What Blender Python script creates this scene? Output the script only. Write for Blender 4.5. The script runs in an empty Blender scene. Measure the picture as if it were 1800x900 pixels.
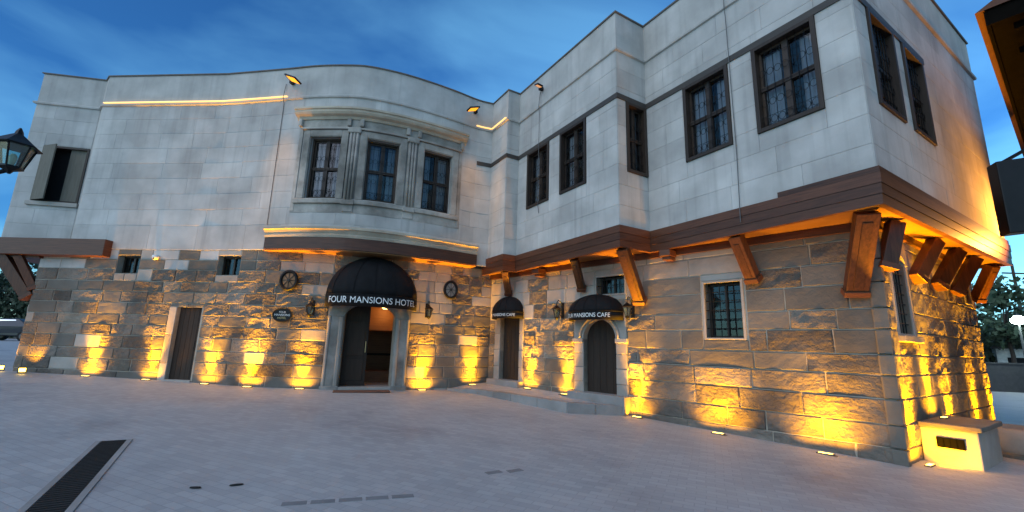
import bpy, bmesh, math, random
from mathutils import Vector, Matrix, noise
R = math.radians
scene = bpy.context.scene
COL = scene.collection

# ------------------------------------------------------------------ camera
CAMZ = 1.7
def make_camera():
    cd = bpy.data.cameras.new('camera'); co = bpy.data.objects.new('camera', cd); COL.objects.link(co)
    cd.sensor_width = 36; cd.lens = 778.0 / 1800 * 36; cd.clip_start = .05; cd.clip_end = 2000
    p, r = R(11.556), R(-1.704)
    fw = Vector((0, math.cos(p), math.sin(p))); up = Vector((0, -math.sin(p), math.cos(p))); rt = Vector((1, 0, 0))
    rt2 = rt * math.cos(r) - up * math.sin(r); up2 = up * math.cos(r) + rt * math.sin(r)
    m = Matrix((rt2, up2, -fw)).transposed().to_4x4(); m.translation = (0, 0, CAMZ)
    co.matrix_world = m; scene.camera = co
make_camera()

# ------------------------------------------------------------------ sky, sun, exposure
SUN_EL, SUN_AZ = 30.0, 219.0          # soft after-glow from behind the camera
w = bpy.data.worlds.new('World'); scene.world = w; w.use_nodes = True
nt = w.node_tree; nt.nodes.clear()
def N(nt, t, **k):
    n = nt.nodes.new(t)
    for a, v in k.items(): setattr(n, a, v)
    return n
wo = N(nt, 'ShaderNodeOutputWorld'); bg = N(nt, 'ShaderNodeBackground')
sky = N(nt, 'ShaderNodeTexSky', sky_type='NISHITA'); sky.sun_disc = False
sky.sun_elevation = R(9.0); sky.sun_rotation = R(SUN_AZ); sky.altitude = 300; sky.air_density = 1.0; sky.dust_density = .05; sky.ozone_density = 4.0
tc = N(nt, 'ShaderNodeTexCoord'); mp = N(nt, 'ShaderNodeMapping'); mp.inputs['Scale'].default_value = (1.6, 1.6, 4.2); mp.inputs['Location'].default_value = (5.7, -2.3, 1.9); mp.inputs['Rotation'].default_value = (.1, .35, .5)
nz = N(nt, 'ShaderNodeTexNoise'); nz.inputs['Scale'].default_value = 1.25; nz.inputs['Detail'].default_value = 5; nz.inputs['Roughness'].default_value = .5; nz.inputs['Distortion'].default_value = .5
rp = N(nt, 'ShaderNodeValToRGB'); rp.color_ramp.elements[0].position = .34; rp.color_ramp.elements[1].position = .66
tint = N(nt, 'ShaderNodeMix', data_type='RGBA', blend_type='MULTIPLY'); tint.inputs['Factor'].default_value = 1; tint.inputs['B'].default_value = (.52, .92, 1.16, 1)
cl = N(nt, 'ShaderNodeMix', data_type='RGBA', blend_type='MULTIPLY'); cl.inputs['Factor'].default_value = 1
cr_ = N(nt, 'ShaderNodeMix', data_type='RGBA'); cr_.inputs['A'].default_value = (.80, .90, .98, 1); cr_.inputs['B'].default_value = (3.0, 2.1, 1.5, 1)
L = nt.links.new
vr = N(nt, 'ShaderNodeVectorRotate', rotation_type='Z_AXIS'); vr.inputs['Angle'].default_value = R(-33)
L(tc.outputs['Generated'], vr.inputs['Vector']); L(vr.outputs[0], mp.inputs['Vector']); L(mp.outputs[0], nz.inputs['Vector']); L(nz.outputs['Fac'], rp.inputs['Fac'])
L(rp.outputs['Color'], cr_.inputs['Factor']); L(sky.outputs[0], tint.inputs['A']); L(tint.outputs['Result'], cl.inputs['A']); L(cr_.outputs['Result'], cl.inputs['B'])
L(cl.outputs['Result'], bg.inputs['Color']); L(bg.outputs[0], wo.inputs[0]); bg.inputs['Strength'].default_value = .12
sd = bpy.data.lights.new('sun', 'SUN'); so = bpy.data.objects.new('sun', sd); COL.objects.link(so)
sd.energy = .88; sd.angle = R(70); sd.color = (1, .93, .88)
az = R(SUN_AZ)
dirv = Vector((math.sin(az) * math.cos(R(SUN_EL + 15)), math.cos(az) * math.cos(R(SUN_EL + 15)), math.sin(R(SUN_EL + 15))))
so.rotation_euler = dirv.to_track_quat('Z', 'Y').to_euler()
vs = scene.view_settings; vs.view_transform = 'Standard'; vs.look = 'None'; vs.gamma = 1; vs.exposure = .8; vs.use_curve_mapping = False
scene.render.engine = 'CYCLES'; scene.cycles.use_denoising = True; scene.cycles.max_bounces = 6; scene.cycles.sample_clamp_indirect = 6

# ------------------------------------------------------------------ materials
MATS = {}
def nodes(name):
    m = bpy.data.materials.new(name); m.use_nodes = True; MATS[name] = m
    t = m.node_tree; b = t.nodes['Principled BSDF']; return m, t, b
def ramp(t, stops):
    r = N(t, 'ShaderNodeValToRGB'); e = r.color_ramp.elements
    while len(e) < len(stops): e.new(.5)
    for i, (p, c) in enumerate(stops): e[i].position = p; e[i].color = (*c, 1)
    return r
def stone_mat(name, stops, nscale=5, streak=0, bump=.3, bscale=14, rough=.85, dist=.02, spread=.55, grain=60, stain=.25, vor=0.0):
    m, t, b = nodes(name); l = t.links.new
    oi = N(t, 'ShaderNodeObjectInfo'); tc = N(t, 'ShaderNodeTexCoord')
    geo = N(t, 'ShaderNodeNewGeometry')
    n1 = N(t, 'ShaderNodeTexNoise'); n1.inputs['Scale'].default_value = nscale; n1.inputs['Detail'].default_value = 8; n1.inputs['Roughness'].default_value = .62
    l(geo.outputs['Position'], n1.inputs['Vector'])
    mx = N(t, 'ShaderNodeMix', data_type='FLOAT'); mx.inputs[0].default_value = spread
    l(n1.outputs['Fac'], mx.inputs[2]); l(oi.outputs['Random'], mx.inputs[3])
    r = ramp(t, stops); l(mx.outputs[0], r.inputs['Fac'])
    n2 = N(t, 'ShaderNodeTexNoise'); n2.inputs['Scale'].default_value = 1.1; n2.inputs['Detail'].default_value = 6; l(geo.outputs['Position'], n2.inputs['Vector'])
    mp = N(t, 'ShaderNodeMapRange'); mp.inputs[1].default_value = .35; mp.inputs[2].default_value = .7; mp.inputs[3].default_value = 1 - stain; mp.inputs[4].default_value = 1.08
    l(n2.outputs['Fac'], mp.inputs[0])
    mm = N(t, 'ShaderNodeMix', data_type='RGBA', blend_type='MULTIPLY'); mm.inputs[0].default_value = 1
    l(r.outputs['Color'], mm.inputs['A']); l(mp.outputs[0], mm.inputs['B']); colr = mm.outputs['Result']
    if streak:      # rain streaks
        sm = N(t, 'ShaderNodeMapping'); sm.inputs['Scale'].default_value = (4.5, 4.5, .22); l(geo.outputs['Position'], sm.inputs[0])
        sn = N(t, 'ShaderNodeTexNoise'); sn.inputs['Scale'].default_value = 1.3; sn.inputs['Detail'].default_value = 7; l(sm.outputs[0], sn.inputs['Vector'])
        sr = N(t, 'ShaderNodeMapRange'); sr.inputs[1].default_value = .52; sr.inputs[2].default_value = .75; sr.inputs[3].default_value = 1; sr.inputs[4].default_value = 1 - streak; l(sn.outputs['Fac'], sr.inputs[0])
        m3 = N(t, 'ShaderNodeMix', data_type='RGBA', blend_type='MULTIPLY'); m3.inputs[0].default_value = 1; l(colr, m3.inputs['A']); l(sr.outputs[0], m3.inputs['B']); colr = m3.outputs['Result']
    l(colr, b.inputs['Base Color'])
    n3 = N(t, 'ShaderNodeTexNoise'); n3.inputs['Scale'].default_value = bscale; n3.inputs['Detail'].default_value = 9; n3.inputs['Roughness'].default_value = .6
    n3.inputs['Distortion'].default_value = .6; l(geo.outputs['Position'], n3.inputs['Vector'])
    n4 = N(t, 'ShaderNodeTexNoise'); n4.inputs['Scale'].default_value = grain; n4.inputs['Detail'].default_value = 3; l(geo.outputs['Position'], n4.inputs['Vector'])
    ad = N(t, 'ShaderNodeMath', operation='MULTIPLY_ADD'); ad.inputs[1].default_value = .25; l(n4.outputs['Fac'], ad.inputs[0]); l(n3.outputs['Fac'], ad.inputs[2])
    h = ad.outputs[0]
    if vor:
        v = N(t, 'ShaderNodeTexVoronoi'); v.inputs['Scale'].default_value = 7; v.inputs['Randomness'].default_value = 1
        wp = N(t, 'ShaderNodeVectorMath', operation='MULTIPLY_ADD'); wp.inputs[1].default_value = (.25, .25, .25); l(n3.outputs['Color'], wp.inputs[0])
        sc = N(t, 'ShaderNodeVectorMath', operation='MULTIPLY'); sc.inputs[1].default_value = (1, 1, 2.2); l(geo.outputs['Position'], sc.inputs[0]); l(sc.outputs[0], wp.inputs[2])
        l(wp.outputs[0], v.inputs['Vector'])
        a2 = N(t, 'ShaderNodeMath', operation='MULTIPLY_ADD'); a2.inputs[1].default_value = vor; l(v.outputs['Distance'], a2.inputs[0]); l(h, a2.inputs[2]); h = a2.outputs[0]
    bp = N(t, 'ShaderNodeBump'); bp.inputs['Strength'].default_value = bump; bp.inputs['Distance'].default_value = dist
    l(h, bp.inputs['Height']); l(bp.outputs[0], b.inputs['Normal']); b.inputs['Roughness'].default_value = rough
    b.inputs['Specular IOR Level'].default_value = .25
    return m
def plain(name, col, rough=.6, metal=0, bump=0, bscale=40, var=.15, nscale=6, spec=.4, stretch=(1, 1, 1)):
    m, t, b = nodes(name); l = t.links.new
    tc = N(t, 'ShaderNodeTexCoord'); mpn = N(t, 'ShaderNodeMapping'); mpn.inputs['Scale'].default_value = stretch; l(tc.outputs['Object'], mpn.inputs[0])
    n = N(t, 'ShaderNodeTexNoise'); n.inputs['Scale'].default_value = nscale; n.inputs['Detail'].default_value = 6; l(mpn.outputs[0], n.inputs['Vector'])
    r = ramp(t, [(.3, tuple(c * (1 - var) for c in col)), (.7, tuple(min(1, c * (1 + var)) for c in col))]); l(n.outputs['Fac'], r.inputs['Fac'])
    l(r.outputs['Color'], b.inputs['Base Color']); b.inputs['Roughness'].default_value = rough; b.inputs['Metallic'].default_value = metal
    b.inputs['Specular IOR Level'].default_value = spec
    if bump:
        n2 = N(t, 'ShaderNodeTexNoise'); n2.inputs['Scale'].default_value = bscale; n2.inputs['Detail'].default_value = 4; l(mpn.outputs[0], n2.inputs['Vector'])
        bp = N(t, 'ShaderNodeBump'); bp.inputs['Strength'].default_value = bump; bp.inputs['Distance'].default_value = .01; l(n2.outputs['Fac'], bp.inputs['Height']); l(bp.outputs[0], b.inputs['Normal'])
    return m
def glow(name, col, strength):
    m, t, b = nodes(name); b.inputs['Base Color'].default_value = (*[min(1, c) for c in col], 1)
    b.inputs['Emission Color'].default_value = (*col, 1); b.inputs['Emission Strength'].default_value = strength; return m
def wood(name, c1, c2, rough=.45, axis=0):
    m, t, b = nodes(name); l = t.links.new
    oi = N(t, 'ShaderNodeObjectInfo'); geo = N(t, 'ShaderNodeNewGeometry'); mp = N(t, 'ShaderNodeMapping')
    mp.inputs['Scale'].default_value = (1.2, 1.2, 22) if axis == 0 else (16, 16, 1.2)
    l(geo.outputs['Position'], mp.inputs[0])
    n = N(t, 'ShaderNodeTexNoise'); n.inputs['Scale'].default_value = 1.6; n.inputs['Detail'].default_value = 8; n.inputs['Roughness'].default_value = .65; n.inputs['Distortion'].default_value = .4
    l(mp.outputs[0], n.inputs['Vector'])
    mx = N(t, 'ShaderNodeMix', data_type='FLOAT'); mx.inputs[0].default_value = .25; l(n.outputs['Fac'], mx.inputs[2]); l(oi.outputs['Random'], mx.inputs[3])
    r = ramp(t, [(.3, c1), (.68, c2)]); l(mx.outputs[0], r.inputs['Fac']); l(r.outputs['Color'], b.inputs['Base Color'])
    bp = N(t, 'ShaderNodeBump'); bp.inputs['Strength'].default_value = .35; bp.inputs['Distance'].default_value = .006; l(n.outputs['Fac'], bp.inputs['Height']); l(bp.outputs[0], b.inputs['Normal'])
    b.inputs['Roughness'].default_value = rough; b.inputs['Specular IOR Level'].default_value = .35; return m

stone_mat('ashlar', [(.2, (0.435, 0.423, 0.405)), (.5, (0.488, 0.475, 0.456)), (.85, (0.530, 0.517, 0.491))], nscale=4, bump=.25, bscale=22, dist=.01, spread=.5, stain=.24, streak=.18)
stone_mat('ashlar_joint', [(.3, (0.383, 0.372, 0.357)), (.7, (0.446, 0.434, 0.412))], nscale=3, bump=.2, bscale=18, dist=.008, spread=0, stain=.15)
stone_mat('parapet', [(.3, (0.424, 0.413, 0.392)), (.7, (0.519, 0.501, 0.478))], nscale=1.6, bump=.15, bscale=14, dist=.008, spread=0, stain=.2, streak=.16)
stone_mat('rough_stone', [(.2, (0.112, 0.097, 0.083)), (.42, (0.163, 0.142, 0.121)), (.62, (0.210, 0.183, 0.153)), (.85, (0.266, 0.232, 0.196))], nscale=7, bump=1, bscale=11, dist=.042, spread=.6, stain=.42, vor=.4)
stone_mat('rubble_stone', [(.2, (0.137, 0.113, 0.090)), (.45, (0.197, 0.167, 0.132)), (.65, (0.248, 0.212, 0.167)), (.85, (0.313, 0.268, 0.214))], nscale=9, bump=1, bscale=12, dist=.04, spread=.5, stain=.3, vor=.45)
stone_mat('pale_stone', [(.2, (0.271, 0.248, 0.220)), (.5, (0.342, 0.317, 0.283)), (.8, (0.403, 0.377, 0.341))], nscale=5, bump=.3, bscale=16, dist=.012, spread=.5, stain=.2)
stone_mat('grey_stone', [(.2, (0.117, 0.107, 0.092)), (.5, (0.149, 0.136, 0.117)), (.8, (0.187, 0.170, 0.146))], nscale=4, bump=.5, bscale=11, dist=.02, spread=.45, stain=.25)
stone_mat('mortar', [(.3, (0.323, 0.285, 0.232)), (.7, (0.427, 0.386, 0.318))], nscale=9, bump=.6, bscale=20, dist=.02, spread=0, stain=.25)
stone_mat('trim_stone', [(.2, (0.285, 0.260, 0.225)), (.45, (0.399, 0.372, 0.333)), (.75, (0.494, 0.465, 0.423))], nscale=6, bump=.4, bscale=22, dist=.012, spread=.25, stain=.6)
stone_mat('warm_trim', [(.25, (.42, .36, .28)), (.7, (.56, .49, .39))], nscale=4, bump=.3, bscale=18, dist=.01, spread=.2, stain=.25)
stone_mat('kerb_stone', [(.25, (0.210, 0.203, 0.195)), (.7, (0.300, 0.289, 0.277))], nscale=4, bump=.4, bscale=16, dist=.012, spread=.4, stain=.25)
wood('beam_wood', (.036, .013, .007), (.135, .050, .025))
wood('strut_wood', (.040, .014, .006), (.13, .048, .019), axis=1)
wood('soffit_wood', (.16, .08, .03), (.30, .155, .06))
wood('sash_wood', (.020, .013, .010), (.055, .035, .024), rough=.5, axis=1)
wood('case_wood', (.016, .010, .008), (.040, .026, .018), rough=.55, axis=1)
wood('shutter_wood', (.10, .09, .07), (.17, .155, .125), rough=.7, axis=1)
wood('door_wood', (.020, .012, .008), (.042, .026, .017), rough=.75, axis=1)
wood('hall_wood', (.16, .06, .02), (.34, .15, .05), rough=.5)
plain('black_metal', (.012, .012, .013), .45, .6)
plain('grey_metal', (.10, .10, .10), .5, .5)
plain('black_fabric', (.009, .009, .010), .85, bump=.25, bscale=180, var=.2, spec=.2)
plain('white_paint', (.75, .75, .73), .5)
plain('gold_paint', (.65, .50, .22), .45)
plain('cable', (.10, .10, .10), .6)
plain('white_plastic', (.7, .7, .68), .4)
plain('unlit_black', (.012, .012, .014), .9)  # near-black colour stands in for the darkness of unlit interiors
plain('vent_shade', (.002, .002, .002), .95, spec=.05)  # near-black that puts the vent's recess shade into the colour
plain('curtain', (.46, .48, .52), .9, var=.1, nscale=3)
plain('coping', (.13, .11, .10), .7, 0, bump=.2)
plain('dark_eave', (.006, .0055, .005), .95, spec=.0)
plain('band_wood', (.05, .042, .037), .6, bump=.3, stretch=(1, 1, 8))
plain('medal_wood', (.30, .13, .05), .5, bump=.3)
plain('medal_pale', (.36, .27, .22), .5, bump=.3)
plain('drain_metal', (.018, .017, .016), .7, .3, bump=.3)
plain('mat_brown', (.16, .07, .04), .95, bump=.6, bscale=120)
plain('far_wall', (.12, .115, .11), .9, bump=.3)
plain('tile_roof', (.10, .045, .03), .8, bump=.4)
plain('bark', (.06, .045, .035), .9, bump=.8, bscale=20)
plain('car_paint', (.035, .04, .05), .25, .3, var=.05)
plain('tyre', (.012, .012, .012), .9)
plain('asphalt', (.05, .05, .052), .9, bump=.4, bscale=80)
glow('lamp_lens', (1.0, .62, .08), 7)
glow('lamp_lens_down', (1.0, .36, .015), .9)
glow('unlit_lens_glow', (1.0, .42, .14), .35)  # faint emission added to colour a lens that is switched off
glow('led_line', (1.0, .58, .2), .8)
glow('lamp_white', (.75, 1.0, .92), 30)
glow('head_lamp', (.9, .95, 1.0), 1.2)
glow('hall_lamp', (1.0, .55, .18), 3)
def glass_mat(name, tint, refl=.16, rough=.04):
    m, t, b = nodes(name); l = t.links.new; t.nodes.remove(b)
    o = t.nodes['Material Output']; tr = N(t, 'ShaderNodeBsdfTransparent'); tr.inputs[0].default_value = (*tint, 1)
    g = N(t, 'ShaderNodeBsdfGlossy'); g.inputs['Roughness'].default_value = rough
    fr = N(t, 'ShaderNodeFresnel'); fr.inputs[0].default_value = 1.5
    ma = N(t, 'ShaderNodeMath', operation='ADD'); ma.inputs[1].default_value = refl; l(fr.outputs[0], ma.inputs[0])
    mx = N(t, 'ShaderNodeMixShader'); l(ma.outputs[0], mx.inputs[0]); l(tr.outputs[0], mx.inputs[1]); l(g.outputs[0], mx.inputs[2]); l(mx.outputs[0], o.inputs[0])
    nn = N(t, 'ShaderNodeTexNoise'); nn.inputs['Scale'].default_value = 3; bp = N(t, 'ShaderNodeBump'); bp.inputs['Strength'].default_value = .04
    l(nn.outputs['Fac'], bp.inputs['Height']); l(bp.outputs[0], g.inputs['Normal'])
    return m
glass_mat('glass', (.66, .70, .74), .02)
glass_mat('lantern_glass', (.70, .86, .76), .12, .25)
def leaf_mat(name, c):
    m, t, b = nodes(name); l = t.links.new
    n = N(t, 'ShaderNodeTexNoise'); n.inputs['Scale'].default_value = .9; n.inputs['Detail'].default_value = 4
    ge = N(t, 'ShaderNodeNewGeometry'); l(ge.outputs['Position'], n.inputs['Vector'])
    r = ramp(t, [(.3, tuple(x * .55 for x in c)), (.7, tuple(x * 1.4 for x in c))]); l(n.outputs['Fac'], r.inputs['Fac']); l(r.outputs['Color'], b.inputs['Base Color'])
    b.inputs['Roughness'].default_value = .7; return m
leaf_mat('leaf_dark', (.035, .055, .028)); leaf_mat('leaf_mid', (.05, .085, .045)); leaf_mat('grass', (.04, .075, .02))
def paving_mat():
    m, t, b = nodes('paving'); l = t.links.new
    ge = N(t, 'ShaderNodeNewGeometry'); mp = N(t, 'ShaderNodeMapping'); mp.inputs['Rotation'].default_value = (0, 0, R(24)); l(ge.outputs['Position'], mp.inputs[0])
    wn = N(t, 'ShaderNodeTexNoise'); wn.inputs['Scale'].default_value = .7; l(mp.outputs[0], wn.inputs['Vector'])
    wa = N(t, 'ShaderNodeVectorMath', operation='MULTIPLY_ADD'); wa.inputs[1].default_value = (.06, .06, 0); l(wn.outputs['Color'], wa.inputs[0]); l(mp.outputs[0], wa.inputs[2])
    br = N(t, 'ShaderNodeTexBrick'); br.inputs['Scale'].default_value = 1; br.inputs['Brick Width'].default_value = .22; br.inputs['Row Height'].default_value = .11
    br.inputs['Mortar Size'].default_value = .007; br.inputs['Mortar Smooth'].default_value = .6
    br.inputs['Color1'].default_value = (.295, .300, .304, 1); br.inputs['Color2'].default_value = (.352, .358, .362, 1); br.inputs['Mortar'].default_value = (.265, .270, .274, 1)
    l(wa.outputs[0], br.inputs['Vector'])
    n = N(t, 'ShaderNodeTexNoise'); n.inputs['Scale'].default_value = .55; n.inputs['Detail'].default_value = 7; n.inputs['Roughness'].default_value = .6; l(ge.outputs['Position'], n.inputs['Vector'])
    r = ramp(t, [(.28, (.68, .68, .70)), (.45, (.95, .95, .95)), (.55, (1, 1, 1)), (.74, (1.16, 1.14, 1.1))]); l(n.outputs['Fac'], r.inputs['Fac'])
    mm = N(t, 'ShaderNodeMix', data_type='RGBA', blend_type='MULTIPLY'); mm.inputs[0].default_value = 1; l(br.outputs['Color'], mm.inputs['A']); l(r.outputs['Color'], mm.inputs['B'])
    l(mm.outputs['Result'], b.inputs['Base Color'])
    n3 = N(t, 'ShaderNodeTexNoise'); n3.inputs['Scale'].default_value = 35; n3.inputs['Detail'].default_value = 5; l(ge.outputs['Position'], n3.inputs['Vector'])
    ad = N(t, 'ShaderNodeMath', operation='MULTIPLY_ADD'); ad.inputs[1].default_value = -.5; l(br.outputs['Fac'], ad.inputs[0]); l(n3.outputs['Fac'], ad.inputs[2])
    bp = N(t, 'ShaderNodeBump'); bp.inputs['Strength'].default_value = .4; bp.inputs['Distance'].default_value = .008; l(ad.outputs[0], bp.inputs['Height']); l(bp.outputs[0], b.inputs['Normal'])
    rr = N(t, 'ShaderNodeMapRange'); rr.inputs[3].default_value = .5; rr.inputs[4].default_value = .8; l(n.outputs['Fac'], rr.inputs[0]); l(rr.outputs[0], b.inputs['Roughness'])
paving_mat()
plain('dark_paver', (.17, .173, .178), .7, bump=.3)
plain('slab_paver', (.30, .29, .285), .75, bump=.3)

# ------------------------------------------------------------------ helpers
rnd = random.Random(7)
class MB:
    def __init__(s): s.v = []; s.f = []
    def add(s, vs, fs):
        o = len(s.v); s.v += [tuple(v) for v in vs]; s.f += [tuple(i + o for i in f) for f in fs]
    def hexa(s, c8):   # 8 corners: bottom ring 0-3, top ring 4-7
        s.add(c8, [(3, 2, 1, 0), (4, 5, 6, 7), (0, 1, 5, 4), (1, 2, 6, 5), (2, 3, 7, 6), (3, 0, 4, 7)])
    def box(s, x0, x1, y0, y1, z0, z1):
        s.hexa([(x0, y0, z0), (x1, y0, z0), (x1, y1, z0), (x0, y1, z0), (x0, y0, z1), (x1, y0, z1), (x1, y1, z1), (x0, y1, z1)])
    def beam(s, a, b, wd, ht, up=(0, 0, 1)):   # box from a to b, width wd across, ht in up
        a = Vector(a); b = Vector(b); d = (b - a).normalized(); side = d.cross(Vector(up)); side = side.normalized() if side.length > 1e-6 else Vector((1, 0, 0)); u = side.cross(d)
        q = [(-1, -1), (1, -1), (1, 1), (-1, 1)]
        s.hexa([a + side * (i * wd / 2) + u * (j * ht / 2) for i, j in q] + [b + side * (i * wd / 2) + u * (j * ht / 2) for i, j in q])
    def tube(s, pts, r, n=6, close=False):
        pts = [Vector(p) for p in pts]; m = len(pts); o = len(s.v); rs = r if isinstance(r, (list, tuple)) else [r] * m
        for i, p in enumerate(pts):
            if close: d = pts[(i + 1) % m] - pts[i - 1]
            else: d = pts[min(i + 1, m - 1)] - pts[max(i - 1, 0)]
            d.normalize(); a = d.cross(Vector((.13, .27, .95))); 
            if a.length < .05: a = d.cross(Vector((1, 0, 0)))
            a.normalize(); b = d.cross(a)
            for k in range(n):
                t = 2 * math.pi * k / n; s.v.append(tuple(p + (a * math.cos(t) + b * math.sin(t)) * rs[i]))
        for i in range(m if close else m - 1):
            j = (i + 1) % m
            for k in range(n):
                k2 = (k + 1) % n; s.f.append((o + i * n + k, o + i * n + k2, o + j * n + k2, o + j * n + k))
        if not close:
            s.f.append(tuple(o + k for k in range(n))[::-1]); s.f.append(tuple(o + (m - 1) * n + k for k in range(n)))
    def lathe(s, prof, n=12, c=(0, 0, 0), sq=False):   # prof: (r, z)
        o = len(s.v)
        for r, z in prof:
            for k in range(n):
                t = 2 * math.pi * (k + (.5 if sq else 0)) / n; s.v.append((c[0] + r * math.cos(t), c[1] + r * math.sin(t), c[2] + z))
        for i in range(len(prof) - 1):
            for k in range(n):
                k2 = (k + 1) % n; s.f.append((o + i * n + k, o + i * n + k2, o + (i + 1) * n + k2, o + (i + 1) * n + k))
        s.f.append(tuple(o + k for k in range(n))[::-1]); s.f.append(tuple(o + (len(prof) - 1) * n + k for k in range(n)))
    def mesh(s, name, mt, smooth=False):
        me = bpy.data.meshes.new(name); me.from_pydata(s.v, [], s.f); me.materials.append(MATS[mt])
        if smooth:
            for p in me.polygons: p.use_smooth = True
        me.validate(); me.update(); return me
    def build(s, name, mt, parent=None, smooth=False, bevel=0):
        o = bpy.data.objects.new(name, s.mesh(name, mt, smooth)); COL.objects.link(o)
        if parent: o.parent = parent
        if bevel:
            b = o.modifiers.new('bevel', 'BEVEL'); b.width = bevel; b.segments = 2; b.limit_method = 'ANGLE'
        return o
def tag(o, label=None, cat=None, group=None, kind=None):
    if label: o['label'] = label
    if cat: o['category'] = cat
    if group: o['group'] = group
    if kind: o['kind'] = kind
    return o
def empty(name, loc=(0, 0, 0), label=None, cat=None, group=None, rz=0):
    o = bpy.data.objects.new(name, None); COL.objects.link(o); o.location = loc; o.rotation_euler = (0, 0, rz); o.empty_display_size = .1
    return tag(o, label, cat, group)
class Path:
    def __init__(s, pts):
        s.p = [Vector((q[0], q[1])) for q in pts]; s.cum = [0]
        for a, b in zip(s.p, s.p[1:]): s.cum.append(s.cum[-1] + (b - a).length)
        s.L = s.cum[-1]
        s.seg = [(b - a).normalized() for a, b in zip(s.p, s.p[1:])]
        s.vt = [s.seg[0]] + [(a + b).normalized() for a, b in zip(s.seg, s.seg[1:])] + [s.seg[-1]]
    def idx(s, q):
        i = 0
        while i < len(s.seg) - 1 and q > s.cum[i + 1]: i += 1
        return i
    def tan(s, q):
        i = s.idx(q); a, b = s.cum[i], s.cum[i + 1]; t = min(1, max(0, (q - a) / (b - a)))
        return (s.vt[i].lerp(s.vt[i + 1], t)).normalized()
    def nrm(s, q): t = s.tan(q); return Vector((t.y, -t.x))
    def at(s, q, d=0, z=0):
        i = s.idx(q); P = s.p[i] + s.seg[i] * (q - s.cum[i]) + s.nrm(q) * d; return Vector((P.x, P.y, z))
    def cuts(s, a, b, step=None):
        c = [a] + [q for q in s.cum[1:-1] if a + .01 < q < b - .01] + [b]
        return c
    def frame(s, q, d=0, z=0):   # matrix: x along, y outward, z up
        t = s.tan(q); n = s.nrm(q); P = s.at(q, d, z)
        return Matrix(((t.x, n.x, 0, P.x), (t.y, n.y, 0, P.y), (0, 0, 1, P.z), (0, 0, 0, 1)))
def slab(mb, P, a, b, z0, z1, d0, d1):
    c = P.cuts(a, b); n = len(c); o = len(mb.v)
    for q in c:
        for d, z in ((d0, z0), (d1, z0), (d1, z1), (d0, z1)): mb.v.append(tuple(P.at(q, d, z)))
    for i in range(n - 1):
        for k in range(4):
            k2 = (k + 1) % 4; mb.f.append((o + i * 4 + k, o + i * 4 + k2, o + i * 4 + 4 + k2, o + i * 4 + 4 + k))
    mb.f.append((o + 3, o + 2, o + 1, o)); e = o + (n - 1) * 4; mb.f.append((e, e + 1, e + 2, e + 3))
def sweep(mb, pts, prof, closed_ends=True):   # mitred sweep of (d, z) profile along xy polyline
    P = [Vector((q[0], q[1])) for q in pts]; n = len(P); o = len(mb.v); m = len(prof)
    for i in range(n):
        t0 = (P[i] - P[i - 1]).normalized() if i else None; t1 = (P[i + 1] - P[i]).normalized() if i < n - 1 else None
        if t0 is None: nn = Vector((t1.y, -t1.x)); k = 1
        elif t1 is None: nn = Vector((t0.y, -t0.x)); k = 1
        else:
            n0 = Vector((t0.y, -t0.x)); n1 = Vector((t1.y, -t1.x)); nn = (n0 + n1).normalized(); k = 1 / max(.3, nn.dot(n0))
        for d, z in prof: q = P[i] + nn * (d * k); mb.v.append((q.x, q.y, z))
    for i in range(n - 1):
        for k in range(m):
            k2 = (k + 1) % m; mb.f.append((o + i * m + k, o + i * m + k2, o + (i + 1) * m + k2, o + (i + 1) * m + k))
    mb.f.append(tuple(range(o + m - 1, o - 1, -1))); e = o + (n - 1) * m; mb.f.append(tuple(range(e, e + m)))
def wall_core(name, P, z0, z1, ops, mt, parent, thick=.4, d=0):
    mb = MB(); S = sorted(set([round(q, 4) for q in P.cum] + [q for o in ops for q in o[:2]])); S = [q for q in S if -1e-6 <= q <= P.L + 1e-6]
    Z = sorted(set([z0, z1] + [q for o in ops for q in o[2:4] if z0 < q < z1]))
    for a, b in zip(S, S[1:]):
        for c, e in zip(Z, Z[1:]):
            m, k = (a + b) / 2, (c + e) / 2
            if any(o[0] < m < o[1] and o[2] < k < o[3] for o in ops): continue
            mb.add([P.at(a, d, c), P.at(b, d, c), P.at(b, d, e), P.at(a, d, e)], [(0, 1, 2, 3)])
    for o in ops:
        a, b, c, e = o[:4]
        for (s1, y1, s2, y2) in ((a, c, a, e), (a, e, b, e), (b, e, b, c), (b, c, a, c)):
            mb.add([P.at(s1, d, y1), P.at(s2, d, y2), P.at(s2, d - thick, y2), P.at(s1, d - thick, y1)], [(0, 1, 2, 3)])
    return mb.build(name, mt, parent)
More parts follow.
